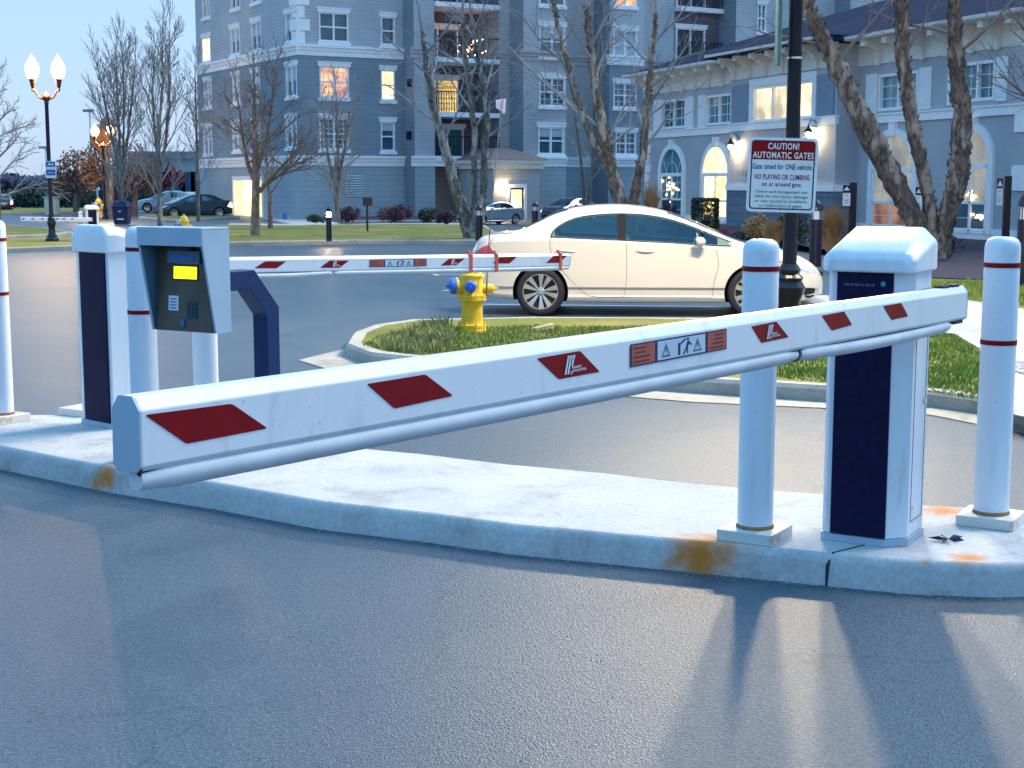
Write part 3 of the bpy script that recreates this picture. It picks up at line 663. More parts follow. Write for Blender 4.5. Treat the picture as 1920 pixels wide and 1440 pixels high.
A2 = at(330, 499, 9.75); B2 = at(1064, 487, 12.85)
S2 = [[(497, 490), (537, 490), (519, 503), (477, 503)], [(618, 488.5), (655, 488.5), (637, 502), (600, 502)], [(842, 485), (872, 485), (856, 497), (826, 498)], [(938, 482), (970, 481), (955, 494), (924, 494)], [(1038, 479.5), (1064, 479), (1048, 493), (1024, 493)]]
b2, F2, P2, s2, L2 = boom(A2, B2, 'thin white gate boom held with red straps behind the payment terminal', .78, S2, far=True)
logo(on_boom(S2[1], P2, s2), P2, s2, b2); logo(on_boom(S2[2], P2, s2), P2, s2, b2)
warning_label(on_boom([(693, 487), (800, 485), (800, 499), (693, 501)], P2, s2), s2, b2)
for px in (878, 926, 1046):
    q = onpl(px, 490, A2, s2); x = (q - A2).dot((B2 - A2).normalized()); mb = MB(F2)
    pr = [(-.036, -.085), (.0, -.094), (.034, -.085), (.036, .062), (-.036, .062)] if px < 1000 else [(-.036, -.09), (.036, -.09), (.036, .064), (-.036, .064)]
    mb.loft([[(xx, y, z) for y, z in pr] for xx in (x - .018, x + .018)])
    mb.box(x - .012, -.012, .06, x + .014, .01, .085)
    o = props(part('tape_strap', mb, M['orange'], b2, bevel=.004))

# ------------------------------------------------------------------ payment terminal on gooseneck post
M['keyp'] = mat('dark_teal_keypad', (.02, .05, .07), .5, .2)
pb = hit(505, 864, .14); Fr = Matrix.Translation(pb) @ Matrix.Rotation(ROT, 4, 'Z')   # local -y towards lane
t = thing('payment_terminal', 'pale blue gate payment terminal with yellow screen on navy gooseneck post', 'ticket terminal', tuple(pb))
mb = MB(Fr); hw = .052
path = [(.0, 0), (.0, .86), (-.17, 1.045), (-.40, 1.045)]   # (y,z) centreline
def rect(y, z, ny, nz_): return [(-hw, y + ny * hw, z + nz_ * hw), (hw, y + ny * hw, z + nz_ * hw), (hw, y - ny * hw, z - nz_ * hw), (-hw, y - ny * hw, z - nz_ * hw)]
mb.loft([rect(0, .01, 1, 0), rect(0, .86, 1.02, .38), rect(-.17, 1.045, .40, 1.03), rect(-.56, 1.045, 0, 1)]); part('post', mb, M['bluepost'], t, bevel=.004)
mb = MB(Fr); mb.box(-.13, -.13, 0, .13, .13, .012); part('base_plate', mb, M['seal'], t, bevel=.002)
mb = MB(Fr)
for sx in (-1, 1):
    for sy in (-1, 1): mb.lathe([(.012, .012), (.012, .022), (.006, .03)], 8, (sx * .1, sy * .1, 0))
part('anchor_bolt', mb, M['chrome'], t)
# head
yb = -.56; zlo, zhi = .80, 1.335; wl, wr = -.20, .225; dt, db = .20, .115
Fh = Fr
mb = MB(Fh)
mb.box(wl, yb - .065, zlo, wr, yb, zhi - .012)           # body core
part('case', mb, M['boxgrey'], t, bevel=.003)
mb = MB(Fh)
for x0, x1 in ((wl - .012, wl), (wr, wr + .012)):
    mb.loft([[(x, yb, zlo), (x, yb - db, zlo), (x, yb - dt, zhi - .085), (x, yb - dt, zhi), (x, yb, zhi)] for x in (x0, x1)])
part('side_cheek', mb, M['boxgrey'], t)
mb = MB(Fh); mb.box(wl - .012, yb - dt, zhi, wr + .012, yb, zhi + .010); mb.box(wl - .012, yb - dt - .008, zhi - .085, wr + .012, yb - dt, zhi + .010); part('hood', mb, M['boxgrey'], t, bevel=.003)
mb = MB(Fh); mb.loft([[(x, yb - .066, zlo + .004), (x, yb - db + .006, zlo + .004), (x, yb - dt + .006, zhi - .09), (x, yb - .066, zhi - .09)] for x in (wl + .0005, wl + .003)]); part('inner_lining', mb, M['boxin'], t)
# faceplate slopes
def fp(x, v, lift=0):  # v 0 bottom..1 top
    return (x * .9 + .02, yb - (.108 + (.075 - .108) * v) - lift, zlo + (zhi - zlo) * v)
def fq(x0, v0, x1, v1, lift, m_, name, bev=0):
    mb = MB(Fh); a = [fp(x0, v0, lift), fp(x1, v0, lift), fp(x1, v1, lift), fp(x0, v1, lift)]; b = [fp(x0, v0, 0), fp(x1, v0, 0), fp(x1, v1, 0), fp(x0, v1, 0)]
    mb.loft([b, a]); return part(name, mb, M[m_], t, bevel=bev)
mb = MB(Fh); mb.loft([[(x, yb - .06, zlo), (x, yb - .108, zlo), (x, yb - .075, zhi - .01), (x, yb - .06, zhi - .01)] for x in (wl + .004, wr - .001)]); part('faceplate', mb, M['faceplate'], t)
fq(-.135, .665, .115, .79, .02, 'boxin', 'reader_slot', .004); fq(-.105, .69, .07, .745, .022, 'signblue', 'instruction_label')
fq(-.105, .50, .09, .645, .004, 'seal', 'screen_bezel'); fq(-.095, .515, .08, .632, .006, 'screen', 'screen')
fq(-.135, .20, -.06, .345, .004, 'signwhite', 'sticker')
for k in range(4): fq(-.125, .218 + k * .03, -.072, .23 + k * .03, .005, 'boxin', 'sticker_print')
fq(.005, .13, .085, .30, .004, 'keyp', 'keypad')
for r_ in range(4):
    for c_ in range(3): fq(.014 + c_ * .024, .148 + r_ * .037, .03 + c_ * .024, .17 + r_ * .037, .008, 'keyp', 'key')
fq(-.04, .045, -.008, .12, .01, 'boxin', 'lock_cover', .003)
fq(.02, .79, .06, .87, .03, 'seal', 'camera_eye', .004)
p = fp(.0, .7); 

# ------------------------------------------------------------------ fire hydrants
def hydrant(loc, rot, label, name='fire_hydrant'):
    t = thing(name, label, 'fire hydrant', loc, 'yellow fire hydrants', world=False, rot=rot)
    mb = MB(); mb.lathe([(.155, 0), (.155, .03), (.15, .035), (.15, .05), (.155, .055), (.155, .085), (.125, .095), (.122, .12)], 24); part('base_flange', mb, M['yellow'], t, smooth=True, sharp=30)
    mb = MB(); mb.lathe([(.122, .10), (.118, .34), (.125, .36), (.16, .37), (.16, .395), (.152, .40), (.16, .405), (.16, .43), (.13, .445), (.122, .47), (.125, .60), (.12, .64)], 24); part('barrel', mb, M['yellow'], t, smooth=True, sharp=30)
    mb = MB(); mb.lathe([(.135, .635), (.135, .66), (.115, .675), (.10, .72), (.075, .76), (.04, .785), (.03, .80)], 24); part('bonnet', mb, M['yellow'], t, smooth=True, sharp=30)
    mb = MB(); mb.lathe([(.024, .79), (.024, .835), (.012, .84)], 5); part('operating_nut', mb, M['yellow'], t)
    for z in (.07, .40):
        mb = MB()
        for k in range(8):
            a = k * math.pi / 4 + .2; mb.lathe([(.012, z - .045), (.012, z + .045)], 6, (.15 * math.cos(a), .15 * math.sin(a), 0))
        part('flange_bolt', mb, M['yellow'], t)
    for name_, (dx, dy), r_, l_, m_ in (('pumper_outlet', (-1, -.12), .085, .20, 'hblue'), ('hose_outlet', (-.18, -1), .06, .17, 'hblue'), ('hose_outlet', (1, .0), .05, .19, 'yellow')):
        d = Vector((dx, dy, 0)).normalized(); z = .535 if m_ == 'hblue' else .50
        mb = MB(); mb.tube([Vector((0, 0, z)), Vector((0, 0, z)) + d * l_], [r_, r_], 18); mb.tube([Vector((0, 0, z)) + d * (l_ - .035), Vector((0, 0, z)) + d * (l_ - .015)], [r_ * 1.14] * 2, 18)
        o = part(name_, mb, M['yellow'], t, smooth=True, sharp=35)
        mb = MB(); c0 = Vector((0, 0, z)) + d * (l_ - .012); mb.tube([c0, c0 + d * .05, c0 + d * .065], [r_ * 1.12, r_ * 1.08, r_ * .75], 16); mb.tube([c0 + d * .06, c0 + d * .105], [.021, .018], 5); part('outlet_cap', mb, M[m_], o, smooth=True, sharp=35)
    mb = MB(); pts = [(-.03 + .01 * math.sin(i), -.135 + .005 * math.cos(i * 2), .50 - i * .02) for i in range(7)]; mb.tube(pts, .006, 5); part('cap_chain', mb, M['rust'], t)
    return t
hp = hit(885, 622, .13); HS = .94
hyd = hydrant(tuple(hp), R(8), 'yellow fire hydrant with blue caps on the grass median below the thin boom'); hyd.scale = (.96, .96, .92)
h2 = dup(hyd, tuple(hit(347, 462, .13)), R(-20), 'yellow fire hydrant whose tip shows above the payment terminal'); h2.scale = (.9, .9, .95)
h3 = dup(hyd, tuple(hit(186, 408, 0)), R(30), 'distant small yellow fire hydrant left of the dark blue bin'); h3.scale = (1.3, 1.3, 1.15)
# marker whip with flag
p0 = at(914, 560, hp.y - .1); t = thing('marker_flag', 'thin leaning whip marker with small pale pink flag rising from the hydrant', 'marker flag', (p0.x, p0.y, .13))
mb = MB(); pts = [at(x, y, hp.y - .1) for x, y in [(912, 556), (914, 500), (918, 440), (923, 380), (928, 320), (934, 260), (942, 205), (944, 186)]]; mb.tube(pts, [.008, .007, .006, .005, .005, .004, .004, .003], 5); part('whip', mb, M['twig'], t)
mb = MB(); q = [at(x, y, hp.y - .1) for x, y in [(930, 187), (949, 185), (947, 214), (930, 202)]]; mb.loft([q, [p + Vector((0, .004, 0)) for p in q]]); part('flag', mb, mat('pale_pink_flag', (.72, .62, .72), .6, .05), t)
# precast stone on the grass
q = hit(1018, 619, .13); mb = MB(T(q.x, q.y, .13) @ Matrix.Rotation(R(12), 4, 'Z') @ Matrix.Rotation(R(-7), 4, 'Y')); mb.loft([[(-.15, -.07, .005), (.11, -.07, 0), (.14, .07, 0), (-.12, .07, .0)], [(-.13, -.06, .045), (.11, -.06, .06), (.13, .06, .06), (-.10, .06, .04)]]); mb.box(-.02, -.05, -.05, .10, .05, .004)
props(part('paving_stone', mb, M['stone'], bevel=.01), 'loose tan paving stone lying on the grass right of the hydrant', 'stone')
# ------------------------------------------------------------------ cars
def interp(tab, x):
    if x <= tab[0][0]: return tab[0][1]
    for i in range(len(tab) - 1):
        if x <= tab[i + 1][0]:
            x0, y0 = tab[i]; x1, y1 = tab[i + 1]; h = x1 - x0; t = (x - x0) / h
            m0 = (y1 - tab[i - 1][1]) / (x1 - tab[i - 1][0]) * h if i > 0 else (y1 - y0)
            m1 = (tab[i + 2][1] - y0) / (tab[i + 2][0] - x0) * h if i + 2 < len(tab) else (y1 - y0)
            return (2 * t ** 3 - 3 * t * t + 1) * y0 + (t ** 3 - 2 * t * t + t) * m0 + (-2 * t ** 3 + 3 * t * t) * y1 + (t ** 3 - t * t) * m1
    return tab[-1][1]
TOP = [(-.90, .86), (-.80, 1.0), (-.60, 1.045), (-.36, 1.065), (-.11, 1.186), (.20, 1.335), (.55, 1.405), (.92, 1.425), (1.25, 1.405), (1.55, 1.35), (1.85, 1.255), (2.15, 1.13), (2.45, 1.0), (2.72, .915), (3.0, .865), (3.25, .80), (3.45, .70), (3.57, .60), (3.63, .50)]
BELT = [(-.90, .82), (-.75, .95), (-.3, .99), (.2, 1.0), (1, .975), (1.8, .93), (2.4, .885), (2.75, .85), (3.1, .77), (3.4, .64), (3.63, .47)]
WID = [(-.90, .60), (-.83, .72), (-.65, .80), (-.2, .862), (.5, .875), (2.2, .875), (2.8, .862), (3.15, .80), (3.4, .69), (3.55, .56), (3.63, .42)]
YR = [(-.5, .66), (-.1, .64), (.3, .59), (.9, .565), (1.5, .57), (2.0, .62), (2.4, .69), (2.8, .74)]
ZB = [(-.90, .36), (-.8, .25), (-.4, .20), (.4, .175), (2.5, .175), (3.1, .18), (3.5, .22), (3.63, .32)]
GT = [(.13, 1.02), (.16, 1.09), (.28, 1.18), (.45, 1.25), (.72, 1.292), (1.05, 1.305), (1.35, 1.288), (1.62, 1.24), (1.9, 1.155), (2.15, 1.055), (2.42, .955)]
GB = [(.13, 1.015), (.3, 1.005), (1.0, .975), (1.6, .945), (2.1, .915), (2.42, .905)]
def section(x, sg):
    zt = interp(TOP, x); zb = interp(ZB, x); w_ = interp(WID, x); zl = min(interp(BELT, x), zt - .03); g = zt - zl; k = min(1, g / .25)
    yr = min(interp(YR, x), w_ - .10); y1 = w_ - .055; yr = y1 - .06 + (yr - (y1 - .06)) * k
    P = [(0, zb), (w_ - .16, zb), (w_ - .045, zb + .015), (w_ - .012, zb + .06), (w_ - .008, zb + .08), (w_ - .030, .28), (w_ - .026, .345), (w_ + .002, .38), (w_, .5), (w_ - .004, .6), (w_ - .012, .70), (w_ - .012, .74 if zl > .80 else zl - .06), (w_ - .024, zl - .03), (y1 - .008, zl - .002)]
    P = [(y, min(z, zl - .04) if i > 4 and i < 12 and zl < .8 else z) for i, (y, z) in enumerate(P)]
    zr = zt - .075 * k
    z0_ = zl + .006; za = z0_ + (zr - z0_) * .35; zc_ = z0_ + (zr - z0_) * .7
    if .18 < x < 2.30: za = min(max(interp(GB, x) + .012, z0_ + .004), zr - .02); zc_ = min(max(interp(GT, x) - .012, za + .006), zr - .006)
    def yl(z): f = (z - z0_) / max(.001, zr - z0_); return (y1 - .02) + (yr + .006 - y1 + .02) * f + .012 * k * math.sin(math.pi * min(1, max(0, f)))
    P += [(y1 - .02, z0_), (yl(za), za), (yl(zc_), zc_), (yr + .006, zr), (yr - .035, zt - .035 * k), (yr - .13, zt - .012 * k), (yr * .4, zt - .002), (0, zt)]
    return [(x, sg * y, z) for y, z in P]
def side_y(x, z):
    P = section(x, 1); P = P[12:18]
    for a, b in zip(P, P[1:]):
        if a[2] <= z <= b[2]: t = (z - a[2]) / max(1e-6, b[2] - a[2]); return a[1] + (b[1] - a[1]) * t
    return P[-1][1] if z > P[-1][2] else P[0][1]
def curve2(pts, n):
    out = []
    ln = [0]
    for a, b in zip(pts, pts[1:]): ln.append(ln[-1] + math.hypot(b[0] - a[0], b[1] - a[1]))
    tx = [(l, p[0]) for l, p in zip(ln, pts)]; tz = [(l, p[1]) for l, p in zip(ln, pts)]
    for i in range(n): s_ = ln[-1] * i / (n - 1); out.append((interp(tx, s_), interp(tz, s_)))
    return out
def make_car(name, label, cat, paint, loc, rot, group=None, tail='taillight', head='headlight', flip=False, detail=True):
    t = thing(name, label, cat, loc, group, world=False, rot=rot)
    xs = sorted(set([-.90, -.87, -.83, -.78, -.72, -.65, -.55, -.45] + [-.36 + .09 * i for i in range(42)] + [3.45, 3.5, 3.55, 3.59, 3.62, 3.63]))
    rings = []
    for x in xs:
        a = section(x, -1); b = section(x, 1); rings.append(a + b[::-1][1:-1])
    mb = MB(); mb.loft(rings)
    body = part('body', mb, [M[paint], M['well']], t, smooth=True, sharp=32)
    # cut the wheel arches
    cm = MB()
    for wx in (0, 2.70):
        for sg in (-1, 1): cm.tube([(wx, sg * .60, .315), (wx, sg * 1.1, .315)], .358, 40)
    cut = part('cut', cm, M['well'], t)
    bo = body.modifiers.new('b', 'BOOLEAN'); bo.operation = 'DIFFERENCE'; bo.object = cut; bo.solver = 'EXACT'
    dg = bpy.context.evaluated_depsgraph_get(); me = bpy.data.meshes.new_from_object(body.evaluated_get(dg)); body.modifiers.clear(); body.data = me
    me.materials.clear(); me.materials.append(M[paint]); me.materials.append(M['well'])
    bpy.data.objects.remove(cut)
    for p in me.polygons:
        c = p.center
        if abs(c.y) < .80 and c.z < .70 and min(abs(c.x), abs(c.x - 2.7)) < .365 and (abs(p.normal.y) > .9 or (Vector((c.x if abs(c.x) < 1 else c.x - 2.7, 0, c.z - .315)).length < .362)) and c.z > .16: p.material_index = 1
        elif Vector((c.x if abs(c.x) < 1.2 else c.x - 2.7, 0, c.z - .315)).length < .360 and abs(p.normal.y) < .3: p.material_index = 1
    bm = bmesh.new(); bm.from_mesh(me); kill = []
    for f in bm.faces:
        c = f.calc_center_median()
        if .2 < c.x < 2.27 and abs(c.y) > .5 and abs(f.normal.y) > .4 and interp(GB, c.x) + .014 < c.z < interp(GT, c.x) - .014: kill.append(f)
    bmesh.ops.delete(bm, geom=kill, context='FACES'); bm.to_mesh(me); bm.free()
    me.polygons.foreach_set('use_smooth', [True] * len(me.polygons)); me.set_sharp_from_angle(angle=R(32))
    mb = MB(); mb.box(-.25, -.72, .30, 2.45, .72, .52); mb.box(2.05, -.70, .5, 2.42, .70, .86); mb.box(-.35, -.66, .5, -.02, .66, .93); part('cabin_floor', mb, M['well'], t)
    for sx_, sy in ((1.12, -.36), (1.12, .36), (.22, -.36), (.22, .36)):
        mb = MB(); mb.loft([[(sx_, sy - .24, .5), (sx_ + .16, sy - .24, .5), (sx_ + .16, sy + .24, .5), (sx_, sy + .24, .5)], [(sx_ - .10, sy - .23, .98), (sx_ + .03, sy - .23, .98), (sx_ + .03, sy + .23, .98), (sx_ - .10, sy + .23, .98)], [(sx_ - .14, sy - .15, 1.08), (sx_ - .04, sy - .15, 1.08), (sx_ - .04, sy + .15, 1.08), (sx_ - .14, sy + .15, 1.08)]])
        mb.box(sx_ - .16, sy - .12, 1.12, sx_ - .07, sy + .12, 1.25); part('car_seat', mb, M['carseat'], t, bevel=.03)
    mb = MB(); mb.tube([(1.78 + .05 * math.sin(a), .36 + .18 * math.cos(a), .93 + .17 * math.sin(a)) for a in [i / 16 * 6.2832 for i in range(17)]], .014, 6); part('steering_wheel', mb, M['well'], t)
    # windows
    top = GT; bot = GB
    for sg in (-1, 1):
        for nm, xa, xb, mt in (('rear_side_window', .13, .985, 'clearglass'), ('pillar', .985, 1.085, 'well'), ('front_side_window', 1.085, 2.05, 'clearglass'), ('quarter_window', 2.075, 2.40, 'clearglass')):
            mb = MB(); n = 22; m_ = 7; rings_ = []
            for i in range(n + 1):
                x = xa + (xb - xa) * i / n; zt = interp(top, x); zl = interp(bot, x); zt = max(zt, zl + .004)
                rings_.append([(x, sg * (side_y(x, zl + (zt - zl) * j / m_) + .004), zl + (zt - zl) * j / m_) for j in range(m_ + 1)])
            mb.loft(rings_, cap=False, closed=False); part(nm, mb, M[mt], t, smooth=True)
        # thin dark seal around the window group and the door seams
        if detail:
            ring = [(x, z) for x, z in curve2(top, 40)] + [(x, z) for x, z in curve2(bot, 30)[::-1]]
            mb = MB(); mb.tube([(x, sg * (side_y(x, z) + .003), z) for x, z in ring + ring[:1]], .009, 5, cap=False); part('window_seal', mb, M['seal'], t, smooth=True)
            def seam(pts, r=.0035):
                pp = curve2(pts, 30); mb = MB(); mb.tube([(x, sg * (wy(x, z) + .000), z) for x, z in pp], r, 4); return mb
            def wy(x, z):
                P = section(x, 1)[3:15]
                for a, b in zip(P, P[1:]):
                    if a[2] <= z <= b[2]: tt = (z - a[2]) / max(1e-6, b[2] - a[2]); return a[1] + (b[1] - a[1]) * tt
                return P[0][1]
            part('door_seam', seam([(.13, 1.01), (.12, .93), (.14, .82), (.22, .66), (.36, .5), (.50, .36), (.62, .27), (.8, .25)]), M['seal'], t)
            part('door_seam', seam([(1.09, .965), (1.10, .8), (1.10, .5), (1.08, .30), (1.05, .255)]), M['seal'], t)
            part('door_seam', seam([(2.20, .90), (2.245, .8), (2.26, .65), (2.22, .5), (2.20, .35), (2.20, .25)]), M['seal'], t)
            part('sill_seam', seam([(.8, .252), (1.5, .252), (2.2, .252)]), M['seal'], t)
            part('trunk_seam', seam([(-.62, .985), (-.66, .9), (-.70, .84)]), M['seal'], t)
            for hx in (.20, 1.20):
                y = wy(hx, .84); mb = MB(); mb.tube([(hx + .26 * i / 8, sg * (y - .004 + .022 * math.sin(math.pi * i / 8)), .845 - .012 * i / 8) for i in range(9)], [.006, .012, .014, .015, .015, .015, .014, .012, .006], 8); part('door_handle', mb, M[paint], t, smooth=True)
                mb = MB(); mb.ball((hx + .13, sg * (y - .004), .832), .09, .008, .012, 12, 6); part('handle_recess', mb, M['seal'], t, smooth=True)
            mb = MB(); mb.ball((2.02, sg * .95, .965), .075, .085, .062, 16, 10); mo = part('mirror', mb, M[paint], t, smooth=True)
            mb = MB(); mb.tube([(2.04, sg * .84, .90), (2.03, sg * .90, .925)], [.028, .022], 8); part('mirror_arm', mb, M[paint], mo, smooth=True)
            mb = MB(); mb.ball((1.965, sg * .955, .965), .03, .07, .05, 12, 8); part('mirror_glass', mb, M['glass'], mo, smooth=True)
    # windscreens as patches following the body
    for nm, xa, xb, wf in (('windshield', 1.62, 2.66, .93), ('rear_window', -.30, .33, .92)):
        mb = MB(); rings_ = []
        for i in range(13):
            x = xa + (xb - xa) * i / 12; P = section(x, 1); yy = P[18][1] * wf; row = []
            for j in range(9):
                y = yy * (j / 4 - 1); zz = interp([(0, P[21][2]), (P[20][1], P[20][2]), (P[19][1], P[19][2]), (P[18][1] + .001, P[18][2])], abs(y)) if True else 0
                row.append((x, y, zz + .004))
            rings_.append(row)
        mb.loft(rings_, cap=False, closed=False); part(nm, mb, M['carglass'], t, smooth=True)
    # lights
    def skin(pts, sg, lift=.004, nx=8):
        """patch over the body side/end between two polylines in (x,z)"""
        a, b = pts; a = curve2(a, nx); b = curve2(b, nx); rows = []
        for j in range(6):
            row = []
            for i in range(nx):
                x = a[i][0] + (b[i][0] - a[i][0]) * j / 5; z = a[i][1] + (b[i][1] - a[i][1]) * j / 5; P = section(x, 1)[3:18]; y = P[0][1]
                for p, q in zip(P, P[1:]):
                    if p[2] <= z <= q[2]: y = p[1] + (q[1] - p[1]) * (z - p[2]) / max(1e-6, q[2] - p[2]); break
                row.append((x, sg * (y + lift), z))
            rows.append(row)
        mb = MB(); mb.loft(rows, cap=False, closed=False); return mb
    for sg in (-1, 1):
        part('tail_light', skin(([(-.895, .82), (-.80, .92), (-.70, .955)], [(-.895, .60), (-.72, .62), (-.52, .68)]), sg), M[tail], t, smooth=True)
        part('headlight', skin(([(2.98, .75), (3.2, .725), (3.45, .64), (3.57, .56)], [(3.10, .69), (3.3, .60), (3.5, .53), (3.58, .50)]), sg), M[head], t, smooth=True)
        part('turn_lamp', skin(([(2.94, .745), (3.0, .75)], [(3.02, .705), (3.10, .69)]), sg, .006), M['amber'], t, smooth=True)
        part('bumper_vent', skin(([(3.34, .36), (3.42, .37), (3.52, .36)], [(3.38, .25), (3.44, .24), (3.5, .26)]), sg, .005), M['well'], t, smooth=True)
    mb = MB(); mb.box(3.60, -.33, .50, 3.645, .33, .56); mb.box(3.60, -.36, .28, 3.64, .36, .42); part('grille', mb, M['well'], t, bevel=.01)
    mb = MB(); mb.box(-.912, -.26, .62, -.88, .26, .74); part('number_plate', mb, M['signwhite'], t, bevel=.01)
    # wheels
    for wx in (0, 2.70):
        for sg in (-1, 1):
            y0 = sg * .845; Wm = T(wx, y0, .315) @ Matrix.Rotation(R(-90) * sg, 4, 'X')
            # local z outward (towards +/-y)
            Wm = T(wx, y0, .315) @ (Matrix.Rotation(R(90), 4, 'X') if sg < 0 else Matrix.Rotation(R(-90), 4, 'X'))
            mb = MB(Wm); mb.lathe([(.226, -.19), (.30, -.19), (.315, -.16), (.315, -.03), (.306, -.008), (.28, .006), (.24, .004), (.226, -.004)], 40, cap=False); wh = part('wheel', mb, M['tyre'], t, smooth=True, sharp=50)
            mb = MB(Wm); mb.lathe([(.001, -.10), (.212, -.07), (.222, -.01), (.228, -.012), (.222, -.10), (.0012, -.13)], 36); part('rim_well', mb, M['rimdark'], wh, smooth=True)
            mb = MB(Wm); mb.lathe([(.214, -.01), (.221, .002), (.229, .002), (.229, -.012)], 40, cap=False); mb.lathe([(.001, -.016), (.03, -.014), (.055, -.025), (.055, -.06)], 20)
            for k in range(10):
                a = (k // 2) * 2 * math.pi / 5 + (k % 2) * .62 + .3 + math.pi / 5 * 0; a = k * 2 * math.pi / 10 + (.05 if k % 2 else -.05) + .32
                ca, sa = math.cos(a), math.sin(a)
                def q(r_, o_, z): return (r_ * ca - o_ * sa, r_ * sa + o_ * ca, z)
                mb.loft([[q(.04, -.010, -.07), q(.04, .010, -.07), q(.04, .010, -.028), q(.04, -.010, -.028)], [q(.13, -.022, -.06), q(.13, .022, -.06), q(.13, .022, -.014), q(.13, -.022, -.014)], [q(.218, -.036, -.05), q(.218, .036, -.05), q(.218, .036, -.004), q(.218, -.036, -.004)]])
            part('rim', mb, M['rim'], wh, smooth=True, sharp=30)
            mb = MB(Wm)
            for k in range(5): a = k * 2 * math.pi / 5; mb.lathe([(.008, -.03), (.008, -.016)], 6, (.042 * math.cos(a), .042 * math.sin(a), 0))
            part('wheel_nut', mb, M['rimdark'], wh)
    return t
rw = hit(1013, 593); ang = R(-4.5)
off = Matrix.Rotation(ang, 4, 'Z') @ Vector((0, .86, 0))
car = make_car('white_sedan', 'cream white four-door sedan parked behind the hydrant', 'car', 'carwhite', (rw.x + off.x, rw.y + off.y, 0), ang)
# interior hints seen through nothing: seats are left to the tinted glass
def put_car(px, py, heading, *a, **k): p = hit(px, py); return make_car(*a, loc=(p.x, p.y, 0), rot=heading, **k)
dc = put_car(404, 408, R(207), 'dark_sedan', 'dark teal sedan with glowing tail lights parked by the apartment entrance', 'car', 'carblue', tail='taillit', group='cars parked by the buildings', detail=True)
dc.scale = (.80, .80, .80)
def copy_car(src, px, py, heading, label, paint, sc_=(1, 1, 1)):
    p = hit(px, py); r = dup(src, (p.x, p.y, 0), heading, label, 'cars parked by the buildings'); r.scale = sc_
    for c in r.children:
        if c.name.startswith(('body', 'mirror', 'door_handle')):
            c.data = c.data.copy(); c.data.materials[0] = M[paint]
        if c.name.startswith('tail_light'): c.data = c.data.copy(); c.data.materials[0] = M['taillight']
    return r
copy_car(dc, 352, 398, R(190), 'white sedan parked behind the dark teal sedan', 'carsilver', (.8, .8, .85))
copy_car(dc, 950, 420, R(222), 'small blue grey sedan parked near the lit porch door', 'cargrey', (.66, .66, .66))
copy_car(dc, 1092, 413, R(232), 'dark blue car roof seen beyond the white sedan', 'cardark', (.72, .72, .72))
# distant traffic with headlights on
for i, (px, py, lab) in enumerate([(24, 386, 'distant car with headlights on at the far left road'), (76, 384, 'distant car with glaring headlights left of the pale utility boxes'), (116, 384, 'distant car with orange lights right of the first lamp post'), (5, 397, 'distant car with red tail lights at the left edge of the photo')]):
    r = copy_car(dc, px, py, R(-70 if i < 3 else 110), lab, ['carsilver', 'cargrey', 'carblue', 'cardark'][i], (.7, .7, .7))
    for c in r.children:
        if c.name.startswith('headlight') and i < 3: c.data = c.data.copy(); c.data.materials[0] = M['headlit']
        if c.name.startswith('tail_light') and i == 3: c.data = c.data.copy(); c.data.materials[0] = M['taillit']

# ------------------------------------------------------------------ lamp posts
def lamp_post(loc, rot, label, H_=3.72, r=.055, globe='globe', arm=.34, name='lamp_post'):
    t = thing(name, label, 'lamp post', loc, 'twin globe lamp posts', world=False, rot=rot)
    mb = MB(); mb.lathe([(r * 3.3, 0), (r * 3.3, .05), (r * 2.6, .08), (r * 2.4, .14), (r * 1.7, .20), (r * 1.55, .36), (r * 2.0, .44), (r * 2.15, .50), (r * 1.7, .56), (r * 1.9, .60), (r * 1.35, .64), (r * 1.5, .68), (r * 1.05, .74)], 20); part('base', mb, M['polemat'], t, smooth=True, sharp=35)
    mb = MB(); mb.lathe([(r, .72), (r * .92, H_ - .1), (r * 1.15, H_ - .06), (r * .8, H_)], 16, flute=-.06); part('pole', mb, M['polemat'], t, smooth=True, sharp=50)
    mb = MB(); mb.lathe([(r * .8, H_ - .05), (r * 1.6, H_ + .02), (r * 2.3, H_ + .09), (r * 1.9, H_ + .16), (r * .9, H_ + .2), (.01, H_ + .26)], 14)
    for sx in (-1, 1):
        mb.tube([(0, 0, H_ + .07), (sx * arm * .35, 0, H_ + .05), (sx * arm * .6, 0, H_ + .10), (sx * arm * .8, 0, H_ + .24), (sx * arm, 0, H_ + .27), (sx * arm, 0, H_ + .36)], [.035, .03, .026, .026, .04, .03], 8)
        mb.lathe([(.03, H_ + .33), (.05, H_ + .36), (.075, H_ + .5), (.10, H_ + .56)], 12, (sx * arm, 0, 0))
    part('arm_bracket', mb, M['lampbronze'], t, smooth=True, sharp=40)
    for sx in (-1, 1):
        mb = MB(); mb.lathe([(.09, H_ + .55), (.15, H_ + .64), (.185, H_ + .78), (.185, H_ + .88), (.14, H_ + 1.0), (.09, H_ + 1.07), (.06, H_ + 1.09), (.07, H_ + 1.11), (.03, H_ + 1.16), (.01, H_ + 1.22)], 18, (sx * arm, 0, 0)); part('globe', mb, M[globe], t, smooth=True)
    if globe == 'globe':
        ld = bpy.data.lights.new('lamp_light', 'POINT'); ld.energy = 420; ld.color = (1, .66, .34); ld.shadow_soft_size = .12
        lo = bpy.data.objects.new('lamp_light', ld); C.objects.link(lo); lo.parent = t; lo.location = (0, 0, H_ + .80)
    return t
lp = hit(98, 451.5, .13)
L1_ = lamp_post((lp.x, lp.y, .13), R(5), 'tall black twin globe lamp post with small blue sign on the left')
q = hit(198, 410.5, 0); L2_ = dup(L1_, (q.x, q.y, 0), R(10), 'farther twin globe lamp post shining among brown trees'); L2_.scale = (1, 1, .88)
pp = hit(1477, 628, .13)
